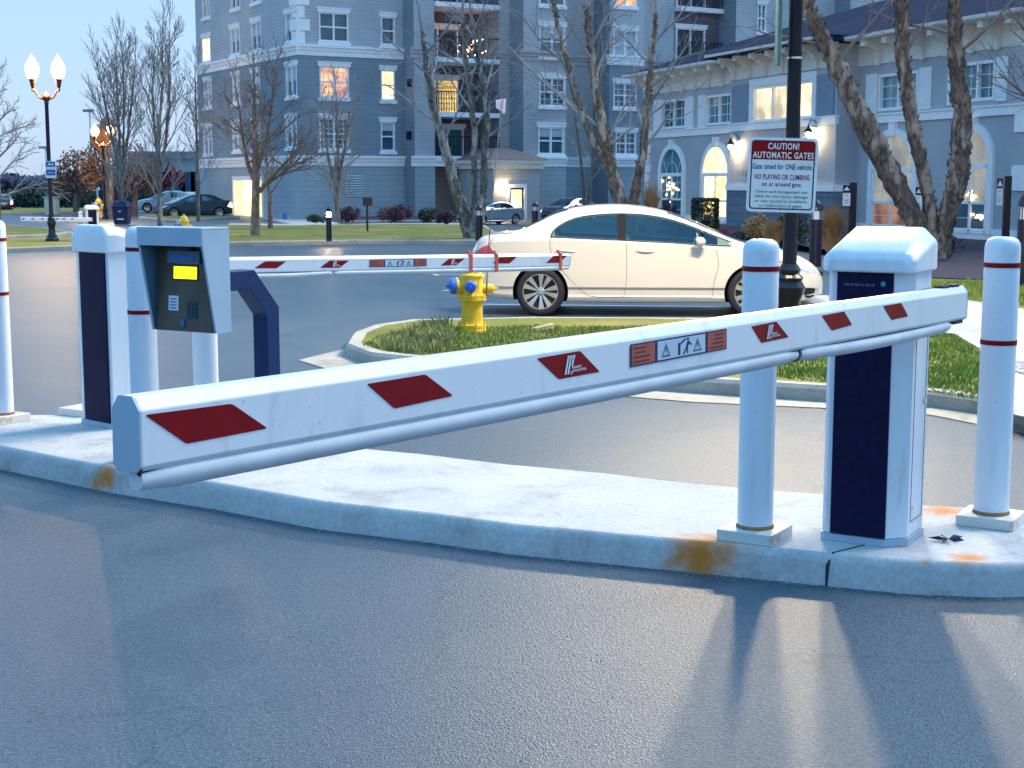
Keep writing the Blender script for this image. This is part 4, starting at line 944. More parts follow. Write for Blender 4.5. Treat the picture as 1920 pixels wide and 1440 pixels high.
L3_ = lamp_post((pp.x, pp.y, .13), R(6), 'thick black lamp post in front of the white sedan carrying the caution sign', H_=3.72, r=.078, globe='globe_near', arm=.42)
# blue parking sign on first lamp post
s_ = F / lp.y; t = thing('post_sign', 'small blue and white sign strapped to the left lamp post', 'sign', (lp.x, lp.y - .1, 1.9)); Fs = T(lp.x, lp.y - .09, 0)
def zat(py, Y): return at(960, py, Y).z
def xat(px, Y): return at(px, 340, Y).x
Y_ = lp.y - .09; x0 = xat(86, Y_) - lp.x; x1 = xat(106, Y_) - lp.x; za = zat(334, Y_); zb_ = zat(302, Y_)
mb = MB(Fs); mb.box(x0, 0, za, x1, .01, zb_); part('sign_plate', mb, M['signwhite'], t)
mb = MB(Fs); mb.box(x0 + .02, -.004, za + (zb_ - za) * .66, x1 - .02, 0, zb_ - .02); mb.box(x0 + .02, -.004, za + (zb_ - za) * .16, x1 - .02, 0, za + (zb_ - za) * .5); part('blue_field', mb, M['signblue'], t)
mb = MB(Fs); mb.box(x0 + .08, -.007, za + (zb_ - za) * .76, x0 + .15, -.004, za + (zb_ - za) * .87); mb.box(x0 + .17, -.007, za + (zb_ - za) * .74, x1 - .07, -.004, za + (zb_ - za) * .85); mb.box(x0 + .06, -.007, za + (zb_ - za) * .3, x1 - .06, -.004, za + (zb_ - za) * .33); part('sign_print', mb, M['signwhite'], t)
# caution sign
Y_ = pp.y - .10; ctr = at(1466.5, 328.5, Y_); sx = F / (Y_ + 0.0); W_ = .99 * 129 / F * Y_ * 1.0; Hh = 137 / F * Y_
Fs = Matrix.Translation(ctr) @ Matrix.Rotation(R(-3), 4, 'Z') @ Matrix.Rotation(R(1.6), 4, 'Y')
t = thing('caution_sign', 'red and white automatic gates caution sign on the black lamp post', 'warning sign', tuple(ctr))
def rrect(w_, h_, r_, y, cx=0, cz=0, n=6, top=True, bot=True):
    pts = []
    for (sx_, sz, a0) in ((1, 1, 0), (-1, 1, 90), (-1, -1, 180), (1, -1, 270)):
        rr = r_ if (sz > 0 and top) or (sz < 0 and bot) else .0008
        for i in range(n + 1): a = R(a0 + 90 * i / n); pts.append((cx + sx_ * (w_ / 2 - rr) + rr * math.cos(a), y, cz + sz * (h_ / 2 - rr) + rr * math.sin(a)))
    return pts
mb = MB(Fs); mb.loft([rrect(W_, Hh, .045, 0), rrect(W_, Hh, .045, -.004)]); part('sign_plate', mb, M['signwhite'], t)
mb = MB(Fs); bw = .016; o = rrect(W_ - .055, Hh - .055, .035, -.0055); i_ = rrect(W_ - .055 - bw * 1.7, Hh - .055 - bw * 1.7, .025, -.0055); n = len(o)
mb.add(o + i_, [(k, (k + 1) % n, n + (k + 1) % n, n + k) for k in range(n)]); part('border', mb, M['ink'], t)
hz = Hh * .255; mb = MB(Fs); mb.poly(rrect(W_ - .06, hz, .035, -.0065, 0, Hh / 2 - .03 - hz / 2, bot=False)); part('red_header', mb, M['red'], t)
def row(s, wd, ht, z, mt, bold=.0):
    return part('lettering', text_fit(s, wd * U, ht * U, Fs @ T(-.0, -.0085, z * U), bold), M[mt], t)
U = Hh / 137
row('CAUTION!', 57, 12, 53, 'signwhite', .02); row('AUTOMATIC GATES', 112, 12, 36.5, 'signwhite', .02)
row('Gate timed for ONE vehicle.', 111, 10.5, 15.5, 'ink', .012); row('NO PLAYING OR CLIMBING', 101, 10, -3.5, 'inkred', .018); row('on or around gate.', 74, 10.5, -18, 'ink', .012)
for k, s in enumerate(('Owner and management not', 'liable for any injury, damage', 'or loss caused by problems', 'or malfunction of gates.')): row(s, (96, 98, 96, 80)[k], 7.6, -31.5 - k * 8.6, 'inkteal', .0)
mb = MB(Fs)
for z in (Hh * .46, -Hh * .46): mb.lathe([(.010, -.001), (.010, .006), (.004, .009)], 8, (0, -.004, z), axis='y')
part('bolt', mb, M['chrome'], t)
# small green plate edge-on above the sign and the hose clamp
Y2 = pp.y - .02; mb = MB(); a = at(1452, 124, Y2); b = at(1464, -40, Y2); mb.box(a.x, Y2 - .15, a.z, b.x, Y2 + .02, b.z); o = part('plate', mb, mat('grey_green_sign_edge', (.10, .19, .18), .5, .1), None, bevel=.01)
t = thing('upper_sign', 'grey green sign seen edge-on high on the black lamp post', 'sign', tuple(a)); o.parent = t; o.matrix_parent_inverse = Matrix.Translation(t.location).inverted()
z_ = at(1477, 109, pp.y).z; mb = MB(); mb.lathe([(.074, z_ - .012), (.080, z_ - .010), (.080, z_ + .010), (.074, z_ + .012)], 20, (pp.x, pp.y, 0)); o = part('hose_clamp', mb, M['chrome'], t, smooth=True)

# ------------------------------------------------------------------ bollard lights, notice posts, small signs
def bollard_light(loc, label, lit=False, r=.095, h=1.05):
    t = thing('bollard_light', label, 'bollard light', loc, 'path bollard lights', world=False)
    mb = MB(); mb.lathe([(r, 0), (r, h - .22)], 18); part('post', mb, M['polemat'], t, smooth=True, sharp=40)
    mb = MB(); mb.lathe([(r * .72, h - .22), (r * .72, h - .09)], 14); part('lens', mb, M['globe_wall'] if lit else M['signwhite'], t, smooth=True)
    mb = MB(); mb.lathe([(r * 1.08, h - .09), (r * 1.08, h - .06), (r * .8, h), (r * .3, h + .05), (.01, h + .06)], 18); part('cap', mb, M['polemat'], t, smooth=True, sharp=40)
    if not lit:
        mb = MB()
        for k in range(4): a = k * math.pi / 2 + .6; mb.lathe([(.008, h - .22), (.008, h - .08)], 5, (r * .85 * math.cos(a), r * .85 * math.sin(a), 0))
        part('guard_rod', mb, M['polemat'], t)
    return t
def G(x, y, z=.13): p = hit(x, y, z); return (p.x, p.y, z)
bollard_light(G(617, 452), 'lit bollard light glowing on the lawn before the small tree', True, .075, .86)
BL = bollard_light(G(898, 451), 'dark bollard light beside the leaning birch trunks', r=.10, h=.90)
o = dup(BL, G(1003, 436), 0, 'dark bollard light left of the white sedan roof near the grey car')
o = dup(BL, G(1528, 500), 0, 'dark bollard light between dry grass clump and black lamp post'); o.scale = (1.15, 1.15, 1.3)
o = dup(BL, G(1918, 537), 0, 'dark bollard light cut by the right edge of the photo'); o.scale = (1.2, 1.2, 1.5)
def notice_post(px, ptop, pbot, lx0, lx1, ly0, ly1, label):
    p = Vector(G(px, pbot)); t = thing('notice_post', label, 'notice post', tuple(p), 'black posts with white notices'); Y = p.y; zt = zat(ptop, Y); wp = .5 * 13 / F * Y
    mb = MB(); mb.box(p.x - wp, Y - .05, .13, p.x + wp, Y + .05, zt); part('post', mb, M['polemat'], t, bevel=.01)
    xa, xb, za, zb = xat(lx0, Y), xat(lx1, Y), zat(ly1, Y), zat(ly0, Y)
    mb = MB(); mb.box(xa, Y - .07, zb + .02, xb, Y - .055, zb + (zb - za) * .62); part('pictogram_plate', mb, M['polemat'], t)
    hh = (zb - za); mb = MB(); m_ = (xa + xb) / 2; w_ = (xb - xa) * .42
    mb.add([(m_ - w_, Y - .074, zb + .06), (m_ + w_, Y - .074, zb + .06), (m_ + w_, Y - .074, zb + hh * .2), (m_, Y - .074, zb + hh * .52), (m_ - w_, Y - .074, zb + hh * .2)], [(0, 1, 2, 3, 4)]); part('house_mark', mb, M['signwhite'], t)
    mb = MB(); mb.box(xa, Y - .075, za, xb, Y - .055, zb); part('notice_plate', mb, M['signwhite'], t)
    mb = MB()
    for k in range(4):
        if k in (0, 2, 3): mb.box(m_ - w_ * (.6 if k else .35), Y - .078, za + hh * (.82 - k * .2), m_ + w_ * (.6 if k else .35), Y - .0755, za + hh * (.86 - k * .2))
    part('small_print', mb, M['inkteal'], t)
notice_post(1596, 342, 470, 1580, 1594, 362, 386, 'black notice post with white plate left of the wide leaning trunk')
notice_post(1733, 345, 478, 1716, 1728, 367, 393, 'black notice post with white plate between the birch trunks')
notice_post(1884, 330, 470, 1868, 1879, 354, 385, 'black notice post with white plate right of the big arched window')
p = Vector(G(689, 433)); t = thing('lawn_sign', 'small black square sign on a thin post on the lawn', 'sign', tuple(p)); Y = p.y
mb = MB(); mb.box(p.x - .035, Y - .03, .1, p.x + .035, Y + .03, zat(384, Y)); part('post', mb, M['polemat'], t)
mb = MB(); mb.box(xat(680, Y), Y - .05, zat(386, Y), xat(698, Y), Y - .02, zat(370, Y)); part('sign_plate', mb, M['polemat'], t, bevel=.01)
p = Vector(G(533, 419, .01)); t = thing('access_sign', 'small blue sign on a short white post by the apartment walk', 'sign', tuple(p)); Y = p.y
mb = MB(); mb.box(p.x - .025, Y - .02, .0, p.x + .025, Y + .02, zat(400, Y)); part('post', mb, M['signwhite'], t)
mb = MB(); mb.box(xat(529, Y), Y - .05, zat(411, Y), xat(537, Y), Y - .025, zat(400, Y)); part('sign_plate', mb, M['signblue'], t)
# litter bin dark blue
p = hit(228, 421); t = thing('wheeled_bin', 'dark navy bin with small white marking standing on the far road edge', 'bin', tuple(p)); Y = p.y
xa, xb = xat(212, Y), xat(242, Y)
mb = MB(); mb.loft([[(xa + .06, Y - .3, .02), (xb - .06, Y - .3, .02), (xb - .06, Y + .3, .02), (xa + .06, Y + .3, .02)], [(xa, Y - .35, zat(389, Y)), (xb, Y - .35, zat(389, Y)), (xb, Y + .35, zat(389, Y)), (xa, Y + .35, zat(389, Y))]]); part('body', mb, M['binblue'], t, bevel=.03)
mb = MB(); mb.loft([[(xa - .03, Y - .38, zat(389, Y)), (xb + .03, Y - .38, zat(389, Y)), (xb + .03, Y + .38, zat(389, Y)), (xa - .03, Y + .38, zat(389, Y))], [(xa + .08, Y - .25, zat(377, Y)), (xb - .08, Y - .25, zat(377, Y)), (xb - .03, Y + .3, zat(379, Y)), (xa + .03, Y + .3, zat(379, Y))]]); part('lid', mb, M['binblue'], t, bevel=.03)
mb = MB(); mb.box(xat(221, Y), Y - .36, zat(412, Y), xat(234, Y), Y - .325, zat(409, Y)); mb.box(xat(224, Y), Y - .362, zat(397, Y), xat(229, Y), Y - .33, zat(395, Y)); part('marking', mb, M['signwhite'], t)
# utility boxes
for k, (a, b, lab) in enumerate(((84, 94, 'left pale green utility cabinet behind the first lamp post'), (98, 107, 'right pale green utility cabinet behind the first lamp post'))):
    p = hit((a + b) / 2, 404); Y = p.y; t = thing('utility_cabinet', lab, 'utility cabinet', tuple(p), 'pale green utility cabinets')
    mb = MB(); mb.box(xat(a, Y), Y - .3, 0, xat(b, Y), Y + .3, zat(371, Y)); part('case', mb, M['util'], t, bevel=.05)
    mb = MB(); mb.box(xat(a, Y) - .04, Y - .36, zat(371, Y), xat(b, Y) + .04, Y + .36, zat(369, Y)); part('lid', mb, M['util'], t, bevel=.02)
# far gate
p = hit(176, 449); c3 = dup(cab1, (p.x, p.y, 0), R(25), 'distant small gate cabinet left of the nearer white cabinet'); c3.scale = (1.0, 1.0, .74)
p = hit(153, 449); d_ = dup(bl1, (p.x, p.y, 0), R(10), 'distant slim white bollard beside the small far gate cabinet'); d_.scale = (.8, .8, .63)
A3 = at(172, 411.5, hit(172, 449).y - .3); B3 = at(40, 410, hit(172, 449).y + .6)
t, F3, P3, s3, L3 = boom(A3, B3, 'distant white gate boom level across the far entrance road', .8, [])
mb = MB()
for px in (44, 62, 80, 97, 108, 120, 136):
    q = [onpl(x, y, P3, s3) + s3 * .003 for x, y in ((px - 2, 409.3), (px + 3, 409.3), (px + 1.5, 411.5), (px - 3.5, 411.5))]; mb = MB(); mb.poly(q); part('red_sticker', mb, M['red'], t)
# tall parking-lot lights far away
for px, pt, lab in ((173, 208, 'tall thin parking-lot light with flat head above the brown trees'), (88, 277, 'distant parking-lot light just left of the tall lamp post')):
    Y = 120; x = xat(px, Y); t = thing('parking_light', lab, 'street light', (x, Y, 0), 'distant parking-lot lights'); zt = zat(pt, Y)
    mb = MB(); mb.tube([(x, Y, 0), (x, Y, zt)], [.12, .07], 6); part('pole', mb, M['signwhite'], t)
    mb = MB(); mb.box(x - .5, Y - .2, zt - .08, x + .3, Y + .2, zt + .12); part('lamp_head', mb, M['twigblue'], t)
# ------------------------------------------------------------------ buildings
class Fac:
    def __init__(s, P, dx, dy):
        s.P = Vector(P); s.x = Vector((dx, dy, 0)).normalized(); s.y = Vector((-s.x.y, s.x.x, 0))
        s.M = Matrix(((s.x.x, s.y.x, 0, s.P.x), (s.x.y, s.y.y, 0, s.P.y), (0, 0, 1, 0), (0, 0, 0, 1)))
    def uz(s, px, py, off=0.0):
        d = ray(px, py); Pn = s.P + s.y * off; t = (Pn - O).dot(s.y) / d.dot(s.y); q = O + d * t - s.P; return q.dot(s.x), q.z
    def rect(s, r, off=0):
        xm, ym = (r[0] + r[2]) / 2, (r[1] + r[3]) / 2
        return (s.uz(r[0], ym, off)[0], s.uz(xm, r[3], off)[1], s.uz(r[2], ym, off)[0], s.uz(xm, r[1], off)[1])
def wall_holes(mb, u0, u1, z0, z1, y, holes):
    us = sorted(set([u0, u1] + [v for h in holes for v in (h[0], h[2]) if u0 < v < u1])); zs = sorted(set([z0, z1] + [v for h in holes for v in (h[1], h[3]) if z0 < v < z1]))
    for a, b in zip(us, us[1:]):
        for c, d in zip(zs, zs[1:]):
            cu, cz = (a + b) / 2, (c + d) / 2
            if any(h[0] < cu < h[2] and h[1] < cz < h[3] for h in holes): continue
            mb.add([(a, y, c), (b, y, c), (b, y, d), (a, y, d)], [(0, 1, 2, 3)])
def window(root, fac, hole, off, cols=2, rows=2, pane='glass', blind=0, trim='trim', surround=.0, sill=True, head=True, grid=None, fw=.06, cross=.035):
    u0, z0, u1, z1 = hole; fr = fac.M
    mb = MB(); y0, y1 = off - .03, off + .14
    mb.box(u0, y0, z0, u0 + fw, y1, z1); mb.box(u1 - fw, y0, z0, u1, y1, z1); mb.box(u0 + fw, y0, z0, u1 - fw, y1, z0 + fw); mb.box(u0 + fw, y0, z1 - fw, u1 - fw, y1, z1)
    for k in range(1, cols): x = u0 + (u1 - u0) * k / cols; mb.box(x - .04, y0 + .02, z0 + fw, x + .04, y1, z1 - fw)
    for k in range(1, rows): z = z0 + (z1 - z0) * k / rows; mb.box(u0 + fw, y0 + .03, z - cross, u1 - fw, y1 - .01, z + cross)
    w_ = part('window', mb, M[trim], root, frame=fr)
    mb = MB(); mb.box(u0 + fw * .5, off + .10, z0 + fw * .5, u1 - fw * .5, off + .13, z1 - fw * .5); part('pane', mb, M[pane], w_)
    if grid:
        mb = MB(); gx, gz = grid
        for k in range(1, gx): x = u0 + (u1 - u0) * k / gx; mb.box(x - .012, off + .085, z0 + fw, x + .012, off + .10, z1 - fw)
        for k in range(1, gz): z = z0 + (z1 - z0) * k / gz; mb.box(u0 + fw, off + .083, z - .012, u1 - fw, off + .099, z + .012)
        part('muntin', mb, M[trim], w_)
    if blind: mb = MB(); mb.box(u0 + fw, off + .06, z1 - (z1 - z0) * blind, u1 - fw, off + .075, z1 - fw); part('blind', mb, M['blind'], w_)
    if sill: mb = MB(); mb.box(u0 - .08, off - .09, z0 - .16, u1 + .08, off + .02, z0 - .002); part('sill', mb, M[trim], w_)
    if head: mb = MB(); mb.box(u0 - .08, off - .08, z1 + .002, u1 + .08, off + .02, z1 + .17); mb.box(u0 - .12, off - .11, z1 + .17, u1 + .12, off + .02, z1 + .22); part('lintel', mb, M[trim], w_)
    return w_
# ---- apartment block
cp = hit(563, 411.5); 
FR_ = Fac((cp.x, cp.y, 0), .859, .511)
FL_ = Fac((cp.x, cp.y, 0), .488, -.873)      # u runs up to 0 at the corner
apt = thing('apartment_building', 'tall blue grey apartment block with white bands and many windows', 'building', (cp.x, cp.y, 0))
zr = lambda py: FR_.uz(563, py)[1]
ZB0, ZB1, ZT0, ZT1, ZTOP = zr(311), zr(291), zr(103), zr(82), zr(-190)
uL = FL_.uz(371, 200)[0]
# left facade
LW = []
def addw(l, *r, **k): l.append((r, k))
for r, k in [((380, -4, 393, 33), dict(blind=.35)), ((433, -44, 450, 16), dict(blind=.5)), ((471, -54, 490, 4), dict(blind=.5)), ((380, 70, 395, 116), dict(pane='lit')), ((433, 53, 450, 102), dict(blind=.5)), ((472, 41, 490, 94), dict(blind=.5)), ((536, 24, 557, 78), dict(blind=.55)),
             ((383, 152, 397, 201), dict(blind=.5)), ((437, 142, 450, 193), dict(blind=.4)), ((473, 136, 488, 189), dict(blind=.4)), ((537, 124, 557, 181), dict(blind=.5)),
             ((382, 238, 398, 289), dict(blind=.5)), ((437, 233, 453, 283), dict(blind=.5)), ((473, 228, 488, 280), dict(blind=.4)), ((537, 221, 557, 276), dict(blind=.5, pane='glass'))]: LW.append((FL_.rect(r), k))
ent = FL_.rect((440, 338, 492, 403))
ent = (ent[0], 0, ent[2], ent[3])
mb = MB(); wall_holes(mb, uL, 0, 0, ZB0, 0, [ent]); part('ground_floor_wall', mb, M['wallbase'], apt, frame=FL_.M)
mb = MB(); wall_holes(mb, uL, 0, ZB1, ZT0, 0, [h for h, _ in LW]); part('middle_wall', mb, M['wallmid'], apt, frame=FL_.M)
mb = MB(); wall_holes(mb, uL, 0, ZT1, ZTOP, 0, [h for h, _ in LW]); part('upper_wall', mb, M['walltop'], apt, frame=FL_.M)
def band(root, fac, u0, u1, z0, z1, off, mt='trim'):
    h = z1 - z0; mb = MB(); mb.box(u0, off - .05, z0, u1, off + .05, z0 + h * .45); mb.box(u0, off - .10, z0 + h * .45, u1, off + .05, z0 + h * .75); mb.box(u0, off - .17, z0 + h * .75, u1, off + .05, z1); return part('band', mb, M[mt], root, frame=fac.M)
band(apt, FL_, uL, .17, ZB0, ZB1, 0); band(apt, FL_, uL, .17, ZT0, ZT1, 0)
for h, k in LW: window(apt, FL_, h, 0, cols=2, rows=1, **k)
mb = MB(); mb.box(ent[0], .5, 0, ent[2], .55, ent[3]); part('entrance', mb, M['lityellow'], apt, frame=FL_.M)
mb = MB(); mb.box(ent[0] - .2, -.06, 0, ent[0], .5, ent[3] + .2); mb.box(ent[2], -.06, 0, ent[2] + .2, .5, ent[3] + .2); mb.box(ent[0], -.06, ent[3], ent[2], .5, ent[3] + .2); part('entrance_frame', mb, M['trim'], apt, frame=FL_.M)
# quoins
mb = MB(); z = ZT1 + .02; k = 0
while z < ZTOP - .5:
    e = .62 if k % 2 else .38; mb.box(-.04, -.05, z, e, .03, z + .52); mb.M = FL_.M.inverted() @ FR_.M if False else Matrix(); z += .56; k += 1
part('quoins', mb, M['trim'], apt, frame=FR_.M)
mb = MB(); z = ZT1 + .02; k = 0
while z < ZTOP - .5:
    e = .75 if k % 2 else .45; mb.box(-e, -.05, z, .045, .03, z + .52); z += .56; k += 1
part('quoins', mb, M['trim'], apt, frame=FL_.M)
# right facade segments: (px end, offset, tone)
SEG = [(757, 0, 'a'), (815, -1.1, 'b'), (897, .9, 'bal'), (955, -1.1, 'b'), (1062, -2.4, 'b'), (1112, -1.0, 'c'), (1206, -2.4, 'a'), (1262, -.8, 'b'), (1345, -.8, 'bal'), (1440, -2.2, 'a'), (1560, -1.0, 'a'), (1700, -2.2, 'a')]
RW = [((598, 24, 653, 78), 0, dict(rows=2, cols=2)), ((599, 125, 654, 183), 0, dict(pane='litred', grid=(6, 6))), ((599, 222, 654, 280), 0, dict(grid=(6, 6))),
      ((714, 32, 740, 84), 0, dict(cols=1)), ((714, 132, 740, 188), 0, dict(cols=1, pane='lit')), ((714, 229, 740, 283), 0, dict(cols=1, blind=.3)),
      ((1011, 50, 1059, 106), -2.4, dict(blind=.4)), ((1011, 146, 1059, 199), -2.4, dict(grid=(4, 4))), ((1009, 239, 1057, 289), -2.4, dict(blind=.35)), ((1011, -45, 1059, 10), -2.4, {}),
      ((1150, 57, 1194, 115), -2.4, dict(pane='blind')), ((1150, 156, 1193, 202), -2.4, dict(grid=(4, 4))), ((1154, 248, 1192, 290), -2.4, dict(grid=(4, 4))), ((1150, -45, 1194, 12), -2.4, dict(pane='litred')),
      ((1365, 40, 1400, 90), -2.2, {}), ((1420, 8, 1436, 60), -2.2, {}), ((1365, -60, 1400, -5), -2.2, {}), ((1480, 10, 1520, 60), -1.0, {})]
u = 0; prev = 0
tones = dict(a=('wallbase', 'wallmid', 'walltop'), b=('wallbase', 'wallpale', 'walltop'), c=('wallbase', 'wallpale', 'wallpale'), bal=('wallbase', 'wallbrown', 'wallbrown'))
allz = [(0, ZB0, 0), (ZB1, ZT0, 1), (ZT1, ZTOP, 2)]
for px, off, tone in SEG:
    u1 = FR_.uz(px, 200, off)[0]
    hs = [(FR_.rect(r, o), k) for r, o, k in RW if o == off and u < FR_.rect(r, o)[0] < u1]
    if prev != off:
        mb = MB(); mb.add([(u, prev, 0), (u, off, 0), (u, off, ZTOP), (u, prev, ZTOP)], [(0, 1, 2, 3)]); part('return_wall', mb, M['wallmid'], apt, frame=FR_.M)
    for z0, z1, i in allz:
        mb = MB(); wall_holes(mb, u, u1, z0, z1, off, [h for h, _ in hs]); part(('ground_floor_wall', 'middle_wall', 'upper_wall')[i], mb, M[tones[tone][i]], apt, frame=FR_.M)
    ua = u - (.17 if prev > off else 0)
    if tone != 'bal':
        band(apt, FR_, ua, u1, ZB0, ZB1, off); 
        band(apt, FR_, ua, u1, ZT0, ZT1, off, 'trim' if px < 780 or tone == 'a' else 'wallpale')
    else:
        band(apt, FR_, u, u1, ZB0, ZB1, -1.1)
        mb = MB(); mb.box(u, off - .001, ZT0, u1, off + .02, ZT1); part('middle_wall', mb, M['wallbrown'], apt, frame=FR_.M)
    for h, k in hs: k = dict(k); k.setdefault('cols', 2); k.setdefault('rows', 2); window(apt, FR_, h, off, **k)
    if tone == 'bal':
        for fl, (yt, yb_, pane) in enumerate(((241, 309, 'glassteal'), (150, 214, 'lityellow'), (55, 115, 'glass'), (-45, 15, 'glass'))):
            ub, zb2 = FR_.uz((px - 41), yb_, off); z_t = FR_.uz(px - 41, yt, off)[1]
            ud0 = u + (u1 - u) * (.02 if fl != 0 else .22); ud1 = u + (u1 - u) * (.66 if fl != 0 else .74)
            zf = max(zb2, ZB1 if fl == 0 else 0)
            window(apt, FR_, (ud0, zf, ud1, z_t), off - .10, cols=2, rows=1, pane=pane if px < 1000 else 'glass', sill=False, head=True)
            mb = MB(); mb.box(u + .02, -1.25, zf - .24, u1 - .02, off, zf - .02); part('balcony_slab', mb, M['trim'], apt, frame=FR_.M)
            mb = MB(); mb.box(u + .03, -1.2, zf + .9, u1 - .03, -1.15, zf + .95)
            n = 26
            for i in range(n): x = u + .05 + (u1 - u - .1) * i / (n - 1); mb.box(x - .012, -1.19, zf - .02, x + .012, -1.165, zf + .9)
            part('railing', mb, M['polemat'], apt, frame=FR_.M)
            if fl == 2 and px < 1000:
                rg = random.Random(5); mb = MB()
                for _ in range(34): mb.ball((ud1 - .25 + rg.gauss(0, .28), -1.0 + rg.gauss(0, .1), zf + .45 + rg.gauss(0, .28)), .028, .028, .028, 5, 3)
                part('fairy_lights', mb, M['fairy'], apt, frame=FR_.M)
    prev = off; u = u1
mb = MB(); mb.add([(uL * .488, 0, 0)] * 3, [(0, 1, 2)]) if False else None
# roof slab closing the block
k0 = FL_.M @ Vector((uL, 0, 0)); k1 = FR_.M @ Vector((0, 0, 0)); k2 = FR_.M @ Vector((u, -1, 0)); k3 = FR_.M @ Vector((u, 26, 0)); k4 = k0 + (k3 - k2) * .25
mb = MB(); mb.prism([(k0.x, k0.y), (k1.x, k1.y), (k2.x, k2.y), (k3.x, k3.y), (k0.x + 14, k0.y + 18)], ZTOP, ZTOP + .5); part('roof', mb, M['roof'], apt)
mb = MB()
for a, b in ((k0, Vector((k0.x + 14, k0.y + 18, 0))), (Vector((k0.x + 14, k0.y + 18, 0)), k3), (k3, k2)): mb.add([(a.x, a.y, 0), (b.x, b.y, 0), (b.x, b.y, ZTOP), (a.x, a.y, ZTOP)], [(0, 1, 2, 3)])
part('rear_wall', mb, M['walltop'], apt)
# vents
h = FR_.rect((647, 327, 681, 369)); mb = MB(); n = 9
mb.box(h[0], -.03, h[1], h[2], .02, h[3])
part('vent', mb, M['wallmid'], apt, frame=FR_.M); mb = MB()
for i in range(n): z = h[1] + (h[3] - h[1]) * (i + .2) / n; mb.box(h[0], -.06, z, h[2], -.03, z + (h[3] - h[1]) / n * .45)
part('louvre', mb, M['signwhite'], apt, frame=FR_.M)
for r in ((763, 148, 771, 163), (762, 246, 771, 262)):
    h = FR_.rect(r, -1.1); mb = MB(); mb.box(h[0], -1.15, h[1], h[2], -1.09, h[3]); part('wall_vent', mb, M['panel'], apt, frame=FR_.M)
# porch with hipped roof and lit door
po = -4.2; a0, zc0 = FR_.uz(925, 316, po); a1 = FR_.uz(1012, 316, po)[0]; zc1 = FR_.uz(965, 299, po)[1]; zp = FR_.uz(965, 277, po)[1]
porch = thing('entrance_porch', 'small grey entrance porch with hipped brown roof and lit glass door', 'porch', tuple(FR_.M @ Vector(((a0 + a1) / 2, po, 0))))
dr = FR_.rect((955, 352, 982, 397), po); dr = (dr[0], 0, dr[2], dr[3])
mb = MB(); wall_holes(mb, a0, a1, 0, zc0, po, [dr]); mb.add([(a0, po, 0), (a0, -.9, 0), (a0, -.9, zc0), (a0, po, zc0)], [(0, 1, 2, 3)]); mb.add([(a1, po, 0), (a1, -2, 0), (a1, -2, zc0), (a1, po, zc0)], [(0, 1, 2, 3)]); part('wall', mb, M['wallpale'], porch, frame=FR_.M)
mb = MB(); mb.box(a0 - .15, po - .15, zc0, a1 + .15, -1.0, zc0 + (zc1 - zc0) * .6); mb.box(a0 - .3, po - .3, zc0 + (zc1 - zc0) * .6, a1 + .3, -1.0, zc1); part('cornice', mb, M['cream'], porch, frame=FR_.M)
am = (a0 + a1) / 2; mb = MB(); mb.add([(a0 - .35, po - .35, zc1), (a1 + .35, po - .35, zc1), (a1 + .35, -1, zc1), (a0 - .35, -1, zc1), (am - .4, po + 1.3, zp), (am + .4, po + 1.3, zp), (am + .4, -1, zp), (am - .4, -1, zp)], [(0, 1, 5, 4), (1, 2, 6, 5), (3, 0, 4, 7), (4, 5, 6, 7), (0, 3, 2, 1)]); part('roof', mb, M['roofbrown'], porch, frame=FR_.M)
mb = MB(); mb.box(dr[0] - .14, po - .06, 0, dr[0], po + .05, dr[3] + .18); mb.box(dr[2], po - .06, 0, dr[2] + .14, po + .05, dr[3] + .18); mb.box(dr[0], po - .06, dr[3], dr[2], po + .05, dr[3] + .18); part('door_surround', mb, M['trim'], porch, frame=FR_.M)
mb = MB(); f = .09; mb.box(dr[0], po + .0, 0, dr[0] + f, po + .08, dr[3]); mb.box(dr[2] - f, po, 0, dr[2], po + .08, dr[3]); mb.box(dr[0] + f, po, dr[3] - f, dr[2] - f, po + .08, dr[3]); mb.box(dr[0] + f, po, 0, dr[2] - f, po + .08, .2); do = part('door', mb, M['door'], porch, frame=FR_.M)
mb = MB(); mb.box(dr[0] + f, po + .05, .2, dr[2] - f, po + .07, dr[3] - f); part('glass_pane', mb, M['lit'], do)
u_, z_ = FR_.uz(943, 352, po); mb = MB(); mb.ball((u_, po - .12, z_), .07, .07, .12, 10, 6); part('wall_lamp', mb, M['globe_wall'], porch, frame=FR_.M, smooth=True)

# ---- clubhouse
sA = 66.8 / F; q = hit(1815, 455); cpt = at(1815, 340, 41.4)
FC = Fac((cpt.x, cpt.y, 0), .322, -.947)
Uw0 = FC.uz(1213, 300)[0]; Uw1 = 16.0; PO = -.75
pu0 = FC.uz(1368, 300, PO)[0]; pu1 = FC.uz(1566, 300, PO)[0]
club = thing('clubhouse', 'long grey two-storey clubhouse with arched windows and bracketed white eaves', 'building', (cpt.x, cpt.y, 0))
zb0 = FC.uz(1215, 260)[1]; zb1 = FC.uz(1215, 247)[1]; ze = FC.uz(1860, 42)[1]
zw = .13
def frect(r, off=0): return FC.rect(r, off)
CW = [((1241, 186, 1286, 241), 0, 'glass', 2, True), ((1325, 177, 1372, 234), 0, 'glassteal', 2, True), ((1648, 136, 1722, 206), 0, 'glassteal', 2, True), ((1800, 115, 1867, 190), 0, 'glassteal', 2, True), ((1412, 156, 1526, 226), PO, 'lit2', 3, False)]
M['lit2'] = lit_window('lit_upper_window', (.33, .28, .2), (.95, .80, .5), .7, 1.2)
holes0 = [frect(r, o) for r, o, *_ in CW if o == 0]; holesP = [frect(r, o) for r, o, *_ in CW if o == PO]
zfr = FC.uz(1860, 92)[1]    # frieze bottom
